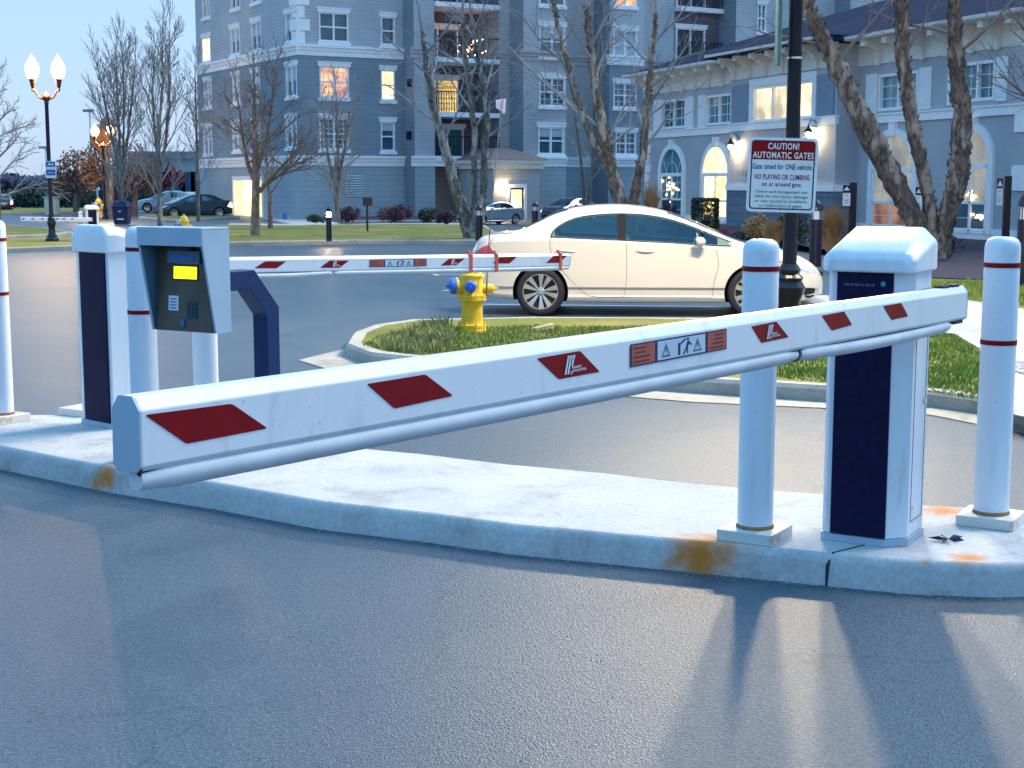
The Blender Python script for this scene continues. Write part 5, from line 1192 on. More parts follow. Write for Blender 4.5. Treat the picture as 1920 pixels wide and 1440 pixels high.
for ua, ub, off, hl in ((Uw0, pu0, 0, holes0), (pu0, pu1, PO, holesP), (pu1, Uw1, 0, holes0)):
    mb = MB(); wall_holes(mb, ua, ub, zw, zb0, off, []); part('lower_wall', mb, M['club'], club, frame=FC.M)
    mb = MB(); wall_holes(mb, ua, ub, zb1, ze, off, hl); part('upper_wall', mb, M['club'], club, frame=FC.M)
    mb = MB(); ex = .0; mb.box(ua, off - .07, zb0, ub + (.07 if off else 0), off + .05, zb1 - .05); mb.box(ua, off - .11, zb1 - .05, ub + (.11 if off else 0), off + .05, zb1); part('string_course', mb, M['trim'], club, frame=FC.M)
    mb = MB(); mb.box(ua, off - .035, zfr, ub, off + .03, ze); part('frieze', mb, M['cream'], club, frame=FC.M)
for u_ in (pu0, pu1):
    mb = MB(); mb.add([(u_, PO, zw), (u_, 0, zw), (u_, 0, ze), (u_, PO, ze)], [(0, 1, 2, 3)]); part('return_wall', mb, M['clubdark'] if False else M['club'], club, frame=FC.M)
    
for r, o, pane, cols, sh in CW:
    h = frect(r, o); window(club, FC, h, o, cols=cols, rows=1, pane=pane, sill=False, head=False, grid=(cols * 2, 3) if cols == 2 else None, fw=.09)
    if sh:
        w_ = (h[2] - h[0]) * .30
        for a, b in ((h[0] - w_ - .05, h[0] - .05), (h[2] + .05, h[2] + w_ + .05)):
            mt = 'shutter' if not (r[0] == 1325 and a > h[2]) else 'shuttergrey'
            mb = MB(); mb.box(a, o - .05, h[1] - .05, b, o + .0, h[3] + .05); s1_ = part('shutter', mb, M[mt], club, frame=FC.M, bevel=.01)
            mb = MB(); mb.box(a + .07, o - .062, h[1] + .08, b - .07, o - .051, (h[1] + h[3]) / 2 - .05); mb.box(a + .07, o - .062, (h[1] + h[3]) / 2 + .05, b - .07, o - .051, h[3] - .08); part('shutter_panel', mb, M[mt], s1_)
    else:
        for a, b in ((h[0] - 1.5, h[0] - .25), (h[2] + .25, h[2] + 1.25)):
            if a < pu0: a = pu0 + .05
            mb = MB(); mb.box(a, o - .05, h[1] - .12, b, o, h[3] + .12); part('shutter', mb, M['shuttergrey'], club, frame=FC.M, bevel=.01)
        mb = MB(); mb.box(h[0] - .2, o - .06, h[1] - .2, h[0] - .002, o + .01, h[3] + .25); mb.box(h[2] + .002, o - .06, h[1] - .2, h[2] + .2, o + .01, h[3] + .25); mb.box(h[0], o - .06, h[3] + .002, h[2], o + .01, h[3] + .25); mb.box(h[0], o - .06, h[1] - .2, h[2], o + .01, h[1] - .002); part('window_surround', mb, M['trim'], club, frame=FC.M)
def arch(px0, px1, ptop, pspr, pbot, off, pane, lower=None, transom=True, sur=.24):
    """round-headed window: px of the glass edges; heights at centre"""
    u0 = FC.uz(px0, pspr, off)[0]; u1 = FC.uz(px1, pspr, off)[0]; xm = (px0 + px1) / 2; zt = FC.uz(xm, ptop, off)[1]; zs = FC.uz(xm, pspr, off)[1]; z0 = max(zw + .02, FC.uz(xm, pbot, off)[1])
    um = (u0 + u1) / 2; rx = (u1 - u0) / 2; rz = zt - zs; n = 20
    def ar(k, a_, b_, y): return [(um - (rx + a_) * math.cos(math.pi * i / n), y, zs + (rz + a_) * math.sin(math.pi * i / n)) for i in range(n + 1)]
    def outline(e, y): return [(um - rx - e, y, z0)] + ar(0, e, e, y) + [(um + rx + e, y, z0)]
    mb = MB(); o1, i1 = outline(sur, off - .10), outline(.03, off - .10); o2, i2 = outline(sur, off + .0), outline(.03, off + .0); m_ = len(o1)
    mb.add(o1 + i1 + o2 + i2, [(k, k + 1, m_ + k + 1, m_ + k) for k in range(m_ - 1)] + [(k, 2 * m_ + k, 2 * m_ + k + 1, k + 1) for k in range(m_ - 1)] + [(m_ + k, m_ + k + 1, 3 * m_ + k + 1, 3 * m_ + k) for k in range(m_ - 1)])
    mb.box(um - .14, off - .16, zt + .02, um + .14, off, zt + sur + .16)
    root = part('arched_window', mb, M['trim'], club, frame=FC.M)
    mb = MB(); mb.poly(outline(.03, off - .022)[:1] + ar(0, .03, .03, off - .022) + outline(.03, off - .022)[-1:])
    part('pane', mb, M[pane], root)
    if lower:
        zl = z0 + (zs - z0) * .45; mb = MB(); mb.add([(u0, off - .026, z0), (u1, off - .026, z0), (u1, off - .026, zl), (u0, off - .026, zl)], [(0, 1, 2, 3)]); part('lower_pane', mb, M[lower], root)
    mb = MB(); y0, y1 = off - .075, off - .03
    mb.box(u0, y0, zs - .10, u1, y1, zs + .04); mb.box(um - .05, y0, z0, um + .05, y1, zs - .10); mb.box(u0 - .02, y0, z0, u0 + .07, y1, zs); mb.box(u1 - .07, y0, z0, u1 + .02, y1, zs)
    zl = z0 + (zs - z0) * .45; mb.box(u0, y0, zl - .04, u1, y1, zl + .04); mb.box(u0, y0, z0, u1, y1, z0 + .12)
    part('frame', mb, M['trim'], root)
    mb = MB(); yy = off - .045
    mb.box(um - .012, yy, zs, um + .012, yy + .015, zt)
    for k in (-1, 1):
        mb.tube([(um + k * rx * .5 * math.cos(0), yy, zs), (um + k * rx * .80, yy, zs + rz * .58)], .012, 4)
        for f_ in (.25, .75):
            x = um + k * rx * (f_ if False else .5); 
        mb.box(um + k * rx * .5 - .012, yy, zl, um + k * rx * .5 + .012, yy + .015, zs - .1)
    arc = [(um - rx * .5 * math.cos(math.pi * i / 12), yy, zs + rz * .5 * math.sin(math.pi * i / 12)) for i in range(13)]; mb.tube(arc, .012, 4)
    for f_ in (.33, .66): mb.box(u0, yy + .001, zl + (zs - zl) * f_ - .012, u1, yy + .014, zl + (zs - zl) * f_ + .012)
    for f_ in (.5,): mb.box(u0, yy + .001, z0 + (zl - z0) * f_ - .008, u1, yy + .014, z0 + (zl - z0) * f_ + .008)
    part('muntin', mb, M['trim'], root); return root
arch(1242, 1282, 281, 326, 412, 0, 'glassteal', 'glass')
arch(1322, 1367, 277, 326, 418, 0, 'lityellow')
arch(1640, 1714, 256, 318, 430, 0, 'litdim', 'litwarm')
ra = arch(1795, 1856, 247, 309, 438, 0, 'litdim', 'glass')
rg = random.Random(9); mb = MB()
for (cx, cy, sx, sy, n) in ((1800, 365, 10, 6, 8), (1828, 366, 9, 7, 9), (1838, 405, 10, 4, 9)):
    for _ in range(n): u_, z_ = FC.uz(rg.gauss(cx, sx * .6), rg.gauss(cy, sy * .7)); mb.ball((u_, -.05, z_), .03, .02, .03, 5, 3)
part('candle_lights', mb, M['fairy'], ra)
mb = MB()
for _ in range(22): u_, z_ = FC.uz(rg.gauss(1262, 9), rg.gauss(352, 8)); mb.ball((u_, -.05, z_), .03, .02, .03, 5, 3)
part('candle_lights', mb, M['fairy'], ra)
# left quoin pilaster, base siding on the projecting bay, plaque
mb = MB(); z = zw; k = 0
while z < zb0 - .2: e = .42 if k % 2 else .30; mb.box(Uw0 - .1, -.06, z, Uw0 + e, .02, z + .36); z += .39; k += 1
part('quoins', mb, M['trim'], club, frame=FC.M)
zc = FC.uz(1480, 358, PO)[1]; zc2 = FC.uz(1480, 346, PO)[1]
mb = MB(); mb.box(pu0 - .04, PO - .06, zw, pu1 + .04, PO + .0, zc); mb.box(pu1, PO, zw, pu1 + .04, -.01, zc); part('stone_base', mb, M['clubdark'], club, frame=FC.M)
mb = MB(); mb.box(pu0 - .08, PO - .12, zc, pu1 + .10, PO + .0, zc2); mb.box(pu1, PO, zc, pu1 + .10, -.01, zc2); part('base_cap', mb, M['trim'], club, frame=FC.M)
h = FC.rect((1384, 316, 1401, 337), PO); mb = MB(); mb.box(h[0], PO - .02, h[1], h[2], PO, h[3]); pq = part('number_plaque', mb, M['club'], club, frame=FC.M)
mbt = text_mb('1155', (h[3] - h[1]) * .62, T((h[0] + h[2]) / 2, PO - .024, (h[1] + h[3]) / 2), wid=1.5); part('lettering', mbt, M['inkteal'], pq)
for r in ((1905, 213, 1930, 248), (1899, 310, 1930, 358)):
    h = FC.rect(r, 0); mb = MB(); mb.box(h[0], -.06, h[1], h[2], .0, h[3]); part('wall_panel', mb, M['trim'], club, frame=FC.M, bevel=.01)
mb = MB(); mb.box(Uw0, -.04, zw, pu0, .0, zw + .28); mb.box(pu1 + .1, -.05, zw, Uw1, .0, zw + .30); part('plinth', mb, M['trim'], club, frame=FC.M)
# lanterns on the bay
for px, py, lit in ((1383, 275, True), (1530, 252, True)):
    u_, z_ = FC.uz(px, py, PO); mb = MB(); mb.tube([(u_ + .12, PO, z_ + .25), (u_ + .12, PO - .12, z_ + .42), (u_ + .06, PO - .24, z_ + .45), (u_, PO - .28, z_ + .30)], .016, 6); mb.lathe([(.13, z_ + .06), (.14, z_ + .09), (.05, z_ + .20), (.02, z_ + .30)], 12, (u_, PO - .28, 0)); ln = part('wall_lantern', mb, M['seal'], club, frame=FC.M, smooth=True)
    mb = MB(); mb.ball((u_, PO - .28, z_), .075, .075, .10, 12, 8); part('lantern_bulb', mb, M['globe_wall'], ln, smooth=True)
# eaves, brackets and roof
def eave(ua, ub, off, z, ov=.75):
    mb = MB(); mb.box(ua, off - ov, z, ub, off, z + .05); part('soffit', mb, M['cream'], club, frame=FC.M)
    mb = MB(); mb.loft([[(x, off - ov - .02, z), (x, off - ov - .10, z + .04), (x, off - ov - .12, z + .13), (x, off - ov - .02, z + .13)] for x in (ua - .02, ub)]); part('gutter', mb, M['gutter'], club, frame=FC.M)
    n = int((ub - ua - .8) / 1.15)
    for i in range(n + 1):
        x = ua + .75 + (ub - ua - 1.2) * i / max(1, n); mb = MB()
        pr = [(off - .04, z - .75), (off - .12, z - .75), (off - .16, z - .55), (off - .26, z - .36), (off - .42, z - .24), (off - .60, z - .20), (off - .60, z), (off - .04, z)]
        mb.loft([[(xx, y, zz) for y, zz in pr] for xx in (x - .09, x + .09)])
        mb.box(x - .12, off - .66, z - .19, x + .12, off - .50, z - .002)
        part('bracket', mb, M['cream'], club, frame=FC.M)
eave(Uw0 - .75, pu0 - .45, 0, ze); eave(pu0 - .42, pu1 + .42, PO, ze + .06); eave(pu1 + .45, Uw1 + .5, 0, ze)
zr0 = ze + .13; rs = math.tan(R(18.2)); D_ = 13
def hip(ua, ub, y0, y1, z0, name):
    w_ = (y1 - y0) / 2; zt = z0 + w_ * rs; mb = MB()
    mb.add([(ua, y0, z0), (ub, y0, z0), (ub, y1, z0), (ua, y1, z0), (ua + w_, y0 + w_, zt), (ub - w_ * .01, y0 + w_, zt)], [(0, 1, 5, 4), (1, 2, 5), (2, 3, 4, 5), (3, 0, 4), (0, 3, 2, 1)]); part(name, mb, M['roof'], club, frame=FC.M)
hip(Uw0 - .85, Uw1 + .6, -.87, D_ + .8, zr0, 'roof'); 
mb = MB(); a, b, w_ = pu0 - .5, pu1 + .5, 2.4; y0 = PO - .87; zz = zr0 + .07; hw_ = (b - a) / 2
mb.add([(a, y0, zz), (b, y0, zz), (b, y0 + hw_ + 2, zz), (a, y0 + hw_ + 2, zz), ((a + b) / 2, y0 + hw_, zz + hw_ * rs * .8), ((a + b) / 2, y0 + hw_ + 3, zz + hw_ * rs * .8)], [(0, 1, 4), (1, 2, 5, 4), (3, 0, 4, 5), (2, 3, 5), (0, 3, 2, 1)]); mb.box(a + .02, y0 + .03, zz - .16, b - .02, y0 + hw_, zz - .004); part('roof', mb, M['roof'], club, frame=FC.M)
mb = MB(); mb.add([(Uw0, 0, zw), (Uw0, D_, zw), (Uw0, D_, ze), (Uw0, 0, ze)], [(0, 1, 2, 3)]); mb.add([(Uw0, D_, zw), (Uw1, D_, zw), (Uw1, D_, ze), (Uw0, D_, ze)], [(0, 1, 2, 3)]); mb.add([(Uw1, 0, zw), (Uw1, D_, zw), (Uw1, D_, ze), (Uw1, 0, ze)], [(0, 1, 2, 3)]); part('side_wall', mb, M['club'], club, frame=FC.M)
# lower wing eave at the left end (seen between the birches)
wz = FC.uz(1180, 214)[1]; 
mb = MB(); mb.box(Uw0 - 2.4, .6, wz - .1, Uw0 - .12, 3.5, wz + .05); part('wing_soffit', mb, M['cream'], club, frame=FC.M)
mb = MB(); mb.add([(Uw0 - 2.5, .5, wz + .05), (Uw0 - .12, .5, wz + .05), (Uw0 - .12, 3.6, wz + .05), (Uw0 - 2.5, 3.6, wz + .05), (Uw0 - .12, 2.0, wz + .75)], [(0, 1, 4), (0, 4, 3), (3, 4, 2), (1, 2, 4)]); part('wing_roof', mb, M['roof'], club, frame=FC.M)
mb = MB(); mb.box(Uw0 - 2.0, 1.0, zw, Uw0 - .12, 3.0, wz - .1); part('wing_wall', mb, M['club'], club, frame=FC.M)
# ---- distant buildings
for (x0, x1, y0, y1, Y, lab, w_, r_) in ((252, 380, 284, 380, 108, 'distant pale flat-roofed hall behind the tall bare trees', 'farwall', 'twigblue'), (222, 292, 362, 385, 96, 'low distant white-roofed shelter beyond the bin', 'mulch', 'farroof'), (-40, 110, 352, 374, 116, 'low distant white building behind the headlights at left', 'farwall', 'farroof')):
    a, b = xat(x0, Y), xat(x1, Y); zt = zat(y0, Y); t = thing('far_building', lab, 'building', ((a + b) / 2, Y, 0)); mb = MB(); mb.box(a, Y, 0, b, Y + 10, zt - .5); part('wall', mb, M[w_], t); mb = MB(); mb.box(a - .3, Y - .5, zt - .5, b + .3, Y + 10.4, zt); part('roof', mb, M[r_], t)
    mb = MB(); n = 7
    for i in range(n): x = a + (b - a) * (i + .5) / n; mb.box(x - .5, Y - .05, .8, x + .5, Y + .01, min(2.4, zt - .9))
    part('window_band', mb, M['glass'], t)
# ------------------------------------------------------------------ trees and shrubs
def grow(mb, p, d, L, r, lvl, mx, rg, sp):
    n = 4 if lvl < 2 else 3; pts = [p.copy()]; rad = [r]; dd = d.copy()
    for i in range(n):
        dd = (dd + Vector((rg.uniform(-1, 1), rg.uniform(-1, 1), rg.uniform(-1, 1))) * sp['wob'] + Vector((0, 0, sp['up'] * (1 if lvl else .3)))).normalized()
        pts.append(pts[-1] + dd * L / n); rad.append(max(sp['rmin'], r * (1 - (.62 if lvl < mx else .7) * (i + 1) / n)))
    mb.tube(pts, rad, (6, 5, 4, 3, 3, 3)[lvl], cap=False)
    if lvl >= mx: return
    nb = sp['nb'][lvl]
    for k in range(nb):
        f = sp['t0'] + (1 - sp['t0']) * (k + rg.random()) / nb; i = min(n - 1, int(f * n)); q = pts[i].lerp(pts[i + 1], f * n - i); ax = (pts[i + 1] - pts[i]).normalized()
        o = ax.orthogonal().normalized(); o.rotate(Matrix.Rotation(k * 2.4 + rg.uniform(-.5, .5), 3, ax)); a = R(rg.uniform(*sp['ang'])) * (1 - .25 * f)
        nd_ = (ax * math.cos(a) + o * math.sin(a)).normalized()
        grow(mb, q, nd_, L * rg.uniform(*sp['len']) * (1.1 - .35 * f), max(sp['rmin'], rad[i] * rg.uniform(.45, .62)), lvl + 1, mx, rg, sp)
TSP = dict(wob=.10, up=.05, rmin=.006, nb=(8, 6, 5, 4), t0=.25, ang=(28, 50), len=(.45, .65))
def trunk_path(px, Y, dia): return [at(x, y, Y) for x, y in px], [w_ * .5 / F * Y for w_ in dia]
def tree(name, label, Y, trunks, limb, seed, barkm='barkdark', twigm='twig', sp=None, leaf=None, group='bare trees', mx=3, rough=.0, resample=1):
    """trunks: list of (pixel path, pixel widths); limb: list per trunk of (fraction, pixel length, side angle) count"""
    rg = random.Random(seed); s = dict(TSP); s.update(sp or {}); base = trunks[0][0][0]; b = at(base[0], base[1], Y)
    t = thing(name, label, 'tree', tuple(b), group); crown = MB(); foliage = []
    for (px, dia) in trunks:
        pts, rad = trunk_path(px, Y, dia)
        if resample > 1:
            P, Rr = [], []
            for i in range(len(pts) - 1):
                for k in range(resample): f = k / resample; P.append(pts[i].lerp(pts[i + 1], f) + Vector((rg.gauss(0, .012), rg.gauss(0, .012), 0))); Rr.append((rad[i] * (1 - f) + rad[i + 1] * f) * (1 + rg.uniform(-rough, rough)))
            pts_, rad_ = P + [pts[-1]], Rr + [rad[-1]]
        else: pts_, rad_ = pts, rad
        mb = MB(); mb.tube(pts_, rad_, 14 if rough else 8, rough=rough * .6, rng=rg)
        if rough:   # curling bark flakes
            for _ in range(int(len(pts_) * 5)):
                i = rg.randrange(len(pts_) - 1); q = pts_[i].lerp(pts_[i + 1], rg.random()); a = rg.uniform(0, 6.28); o = Vector((math.cos(a), math.sin(a), 0)); tt = Vector((-o.y, o.x, 0)); r_ = rad_[i]; h_ = rg.uniform(.03, .10); w_ = rg.uniform(.02, .06)
                mb.add([q + o * r_ * .97 - tt * w_, q + o * r_ * .97 + tt * w_, q + o * (r_ + rg.uniform(.015, .05)) + tt * w_ * .7 + Vector((0, 0, h_)), q + o * (r_ + .01) - tt * w_ * .8 + Vector((0, 0, h_))], [(0, 1, 2, 3)])
        part('trunk', mb, M[barkm], t, smooth=True, sharp=60)
        ln = [0]
        for a_, b_ in zip(pts, pts[1:]): ln.append(ln[-1] + (b_ - a_).length)
        nl = limb['n']; f0 = limb['f0']
        for k in range(nl):
            f = f0 + (1 - f0) * (k + rg.random() * .8) / nl; l_ = f * ln[-1]; i = max(j for j in range(len(ln) - 1) if ln[j] <= l_ + 1e-6); q = pts[i].lerp(pts[i + 1], (l_ - ln[i]) / (ln[i + 1] - ln[i])); ax = (pts[i + 1] - pts[i]).normalized(); rr = rad[i]
            a = k * 2.4 + rg.uniform(-.6, .6); o = Vector((math.cos(a), math.sin(a), 0)); el = R(rg.uniform(*limb['ang']))
            d = (ax * math.cos(el) + o * math.sin(el)).normalized(); L = limb['L'] / F * Y * (1.15 - .55 * (f - f0) / (1 - f0)) * rg.uniform(.75, 1.15)
            grow(crown, q, d, L, min(rr * .55, limb.get('r', .06)), 1, mx, rg, s)
        grow(crown, pts[-1], (pts[-1] - pts[-2]).normalized(), limb['L'] / F * Y * .8, rad[-1], 1, mx, rg, s)
    part('crown', crown, M[twigm], t)
    return t, b, rg
def leaves(root, name, mt, cs, n, size, rg):
    """leaf clumps: cs = list of (centre, radii)"""
    mb = MB()
    for _ in range(n):
        c, r_ = rg.choice(cs); v = Vector((rg.gauss(0, 1), rg.gauss(0, 1), rg.gauss(0, 1))).normalized() * rg.random() ** .45
        cl = noise.noise(Vector((c[0] + v.x * r_[0], c[1] + v.y * r_[1], c[2] + v.z * r_[2])) * (1.6 / max(r_[0], .3)))
        if cl < -.12 and rg.random() < .8: continue
        p = Vector((c[0] + v.x * r_[0], c[1] + v.y * r_[1], c[2] + v.z * r_[2])); a = Vector((rg.uniform(-1, 1), rg.uniform(-1, 1), rg.uniform(-1, 1))).normalized(); b = a.orthogonal().normalized(); s = size * rg.uniform(.5, 1.3)
        mb.add([p - a * s, p + b * s * .5, p + a * s, p - b * s * .5], [(0, 1, 2, 3)])
    return part(name, mb, M[mt], root)
# right hand river birch: three stems
Y = 30
tree('river_birch', 'big three-stemmed river birch with peeling bark before the clubhouse at right', Y,
     [([(1746, 478), (1730, 440), (1700, 385), (1655, 300), (1600, 190), (1562, 110), (1535, 60), (1508, 0), (1485, -70)], [34, 36, 40, 42, 39, 35, 30, 26, 20]),
      ([(1756, 476), (1750, 430), (1742, 370), (1718, 270), (1702, 180), (1692, 100), (1690, 0), (1696, -90)], [20, 20, 22, 24, 26, 26, 24, 18]),
      ([(1768, 484), (1770, 440), (1780, 390), (1797, 330), (1806, 220), (1796, 130), (1790, 50), (1792, -60)], [26, 30, 35, 38, 36, 31, 27, 20])],
     dict(n=5, f0=.66, L=200, ang=(35, 70), r=.04), 11, 'bark', 'twig', dict(nb=(5, 5, 4, 4), wob=.13, up=.02, len=(.5, .7), rmin=.004), rough=.13, resample=8, group='river birches')
tree('bare_tree', 'leafless twiggy tree whose branches reach in at the upper right edge', 33,
     [([(2010, 470), (2005, 300), (1990, 160), (1985, 60), (1990, -60)], [30, 28, 22, 16, 10])], dict(n=10, f0=.35, L=190, ang=(45, 85), r=.05), 21, 'barkdark', 'twig', dict(nb=(7, 6, 5, 4), wob=.14, up=.015, len=(.5, .72)), group='bare trees')
tree('river_birch', 'clump of leaning birch trunks rising left of the white sedan', hit(880, 446, .13).y,
     [([(882, 447), (870, 400), (858, 370), (845, 320), (830, 260), (812, 200), (800, 140), (792, 60)], [26, 23, 21, 19, 17, 14, 10, 6]),
      ([(888, 446), (890, 380), (889, 320), (889, 240), (884, 190), (874, 120), (868, 40)], [14, 11, 11, 11, 10, 8, 5]),
      ([(893, 446), (903, 400), (908, 330), (910, 250), (913, 200), (902, 140), (886, 50)], [17, 15, 14, 13, 12, 9, 5])],
     dict(n=7, f0=.45, L=125, ang=(35, 65), r=.04), 12, 'barkgrey', 'twigblue', dict(nb=(5, 5, 4, 4), wob=.12, up=.03, rmin=.006), rough=.10, resample=5, group='river birches')
tree('river_birch', 'paired birch trunks rising behind the white sedan roof', 34,
     [([(1172, 460), (1166, 400), (1155, 350), (1140, 290), (1127, 230), (1116, 160), (1106, 80), (1100, 10)], [27, 26, 24, 22, 19, 15, 11, 7]),
      ([(1184, 462), (1186, 400), (1190, 360), (1205, 300), (1214, 210), (1220, 120), (1229, 30)], [21, 20, 18, 16, 13, 10, 6]),
      ([(1176, 460), (1160, 360), (1110, 260), (1075, 170), (1055, 90), (1035, 0)], [12, 12, 11, 10, 8, 5])],
     dict(n=7, f0=.38, L=165, ang=(35, 65), r=.04), 13, 'barktan', 'twigblue', dict(nb=(5, 5, 4, 4), wob=.12, up=.03, rmin=.004), rough=.10, resample=6, group='river birches')
tree('young_tree', 'dark slender multi-stem sapling by the apartment wall left of the paired birches', 62,
     [([(1095, 408), (1094, 350), (1088, 290), (1080, 230), (1075, 180)], [7, 6, 5, 4, 3]), ([(1098, 408), (1108, 340), (1112, 280), (1120, 220)], [5, 5, 4, 3])], dict(n=6, f0=.3, L=70, ang=(30, 55), r=.03), 31, 'barkdark', 'twigblue', mx=2, group='bare trees')
tree('bare_tree', 'stocky dark bare tree with spreading crown before the apartment corner', hit(479, 441, .13).y,
     [([(479, 443), (479, 390), (480, 340), (479, 290), (477, 230), (476, 170)], [19, 16, 15, 13, 8, 4]), ([(486, 360), (505, 335), (530, 312), (548, 290)], [9, 8, 6, 4]), ([(480, 350), (465, 310), (455, 260), (448, 200)], [8, 8, 6, 4]), ([(482, 320), (498, 270), (508, 210), (512, 160)], [8, 7, 5, 3])],
     dict(n=8, f0=.30, L=82, ang=(40, 75), r=.05), 14, 'barkdark', 'twig', dict(nb=(6, 6, 5, 4), up=.06, rmin=.008))
tree('bare_tree', 'small vase-shaped bare tree before the apartment wall vent', 52,
     [([(633, 414), (632, 380), (631, 350)], [11, 9, 9]), ([(631, 352), (620, 320), (612, 270), (608, 220)], [6, 5, 4, 3]), ([(631, 352), (640, 310), (650, 260), (655, 210)], [6, 5, 4, 3]), ([(631, 350), (634, 300), (632, 240), (630, 195)], [5, 5, 4, 3])],
     dict(n=6, f0=.15, L=66, ang=(22, 48), r=.03), 15, 'barkdark', 'twigblue', dict(nb=(6, 5, 4, 4), up=.05, rmin=.009))
tree('bare_tree', 'thin bare tree just right of the stocky dark tree', 50, [([(507, 428), (506, 380), (502, 330), (497, 280), (494, 240)], [10, 8, 6, 4, 3])], dict(n=7, f0=.3, L=50, ang=(30, 55), r=.03), 16, 'barkdark', 'twig', mx=2)
tree('bare_tree', 'tall slim bare tree with upright limbs between lamp posts and apartment block', 55,
     [([(300, 424), (300, 380), (299, 330), (297, 280)], [11, 9, 8, 7]), ([(299, 330), (310, 270), (318, 200), (316, 120), (318, 90)], [7, 6, 5, 3, 2]), ([(298, 320), (290, 250), (286, 180), (288, 120)], [6, 5, 4, 2]), ([(297, 290), (300, 220), (305, 150), (304, 85)], [6, 5, 4, 2])],
     dict(n=9, f0=.2, L=80, ang=(18, 38), r=.03), 17, 'barkgrey', 'twigblue', dict(nb=(6, 5, 5, 4), up=.09, rmin=.008, ang=(20, 38)))
tree('bare_tree', 'wide fan-shaped bare tree beside the farther lit lamp post', 60,
     [([(230, 408), (228, 370), (226, 335)], [12, 11, 10]), ([(226, 340), (212, 270), (198, 200), (188, 150)], [6, 5, 4, 2]), ([(226, 335), (224, 260), (220, 180), (218, 120)], [6, 5, 4, 2]), ([(228, 340), (238, 270), (246, 200), (252, 140)], [6, 5, 4, 2]), ([(227, 338), (232, 250), (232, 170), (230, 115)], [5, 4, 3, 2])],
     dict(n=9, f0=.2, L=78, ang=(15, 38), r=.03), 18, 'barkdark', 'twigblue', dict(nb=(6, 5, 5, 4), up=.09, rmin=.009, ang=(20, 38)))
tree('bare_tree', 'narrow bare tree touching the apartment block left edge', 58, [([(372, 415), (371, 360), (370, 300), (368, 220), (366, 150)], [8, 6, 6, 4, 2])], dict(n=14, f0=.2, L=62, ang=(20, 42), r=.03), 19, 'barkdark', 'twigblue', dict(up=.08, rmin=.008))
t, b, rg = tree('bare_tree', 'dark bare tree at the left edge of the photo with drooping twigs', 48, [([(-6, 430), (-5, 360), (-8, 280), (-6, 200)], [16, 13, 9, 4])], dict(n=12, f0=.2, L=80, ang=(45, 80), r=.04), 20, 'barkdark', 'twigblue', dict(up=.02, rmin=.009))
# brown-leaved trees
for (px, pb, Y, cl, lab, mt, sd) in ((140, 388, 78, [(140, 322, 32, 46), (118, 340, 24, 34), (165, 335, 24, 36)], 'round brown-leaved tree right of the tall lamp post', 'brownleaf', 41),
                                     (196, 388, 74, [(196, 285, 30, 60), (176, 318, 24, 44), (208, 245, 16, 26)], 'brown oak behind the farther lit lamp', 'brownleaf', 42),
                                     (250, 388, 76, [(250, 312, 34, 54), (275, 325, 24, 40), (228, 335, 24, 38)], 'brown-leaved tree above the dark bin', 'brownleaf', 43),
                                     (205, 390, 73, [(196, 262, 20, 22)], 'foliage coloured with orange lamp glow close round the farther lamp', 'orangeleaf', 44),
                                     (325, 388, 92, [(322, 325, 10, 20), (338, 335, 8, 16), (312, 340, 8, 14)], 'maroon-leaved small tree before the pale hall', 'maroon', 45),
                                     (60, 388, 112, [(60, 352, 40, 16), (20, 345, 30, 20)], 'grey distant tree behind the headlights at left', 'farleaf', 46),
                                     (100, 388, 112, [(105, 348, 30, 20)], 'grey distant tree left of the brown trees', 'farleaf', 47),
                                     (280, 388, 104, [(285, 345, 28, 26)], 'grey distant tree under the pale hall wall', 'farleaf', 48)):
    rg = random.Random(sd); x = xat(px, Y); t = thing('leafy_tree', lab, 'tree', (x, Y, 0), 'autumn trees in the distance'); k = Y / F
    cs = [((xat(a, Y), Y + rg.uniform(-.6, .6), zat(b_, Y)), (rx * k, rx * k, rz * k)) for a, b_, rx, rz in cl]
    mb = MB(); mb.tube([(x, Y, -.02), (x + .1, Y, cs[0][0][2] * .5), cs[0][0]], [.18, .13, .05], 7)
    for c, r_ in cs:
        for _ in range(7): mb.tube([(x, Y, cs[0][0][2] * .5), Vector(c) + Vector((rg.uniform(-.7, .7) * r_[0], rg.uniform(-.5, .5) * r_[0], rg.uniform(-.3, .8) * r_[2]))], [.06, .012], 4)
    part('trunk', mb, M['barkdark'], t); leaves(t, 'crown', mt, cs, 900 * len(cs), .10 if mt != 'farleaf' else .22, rg)
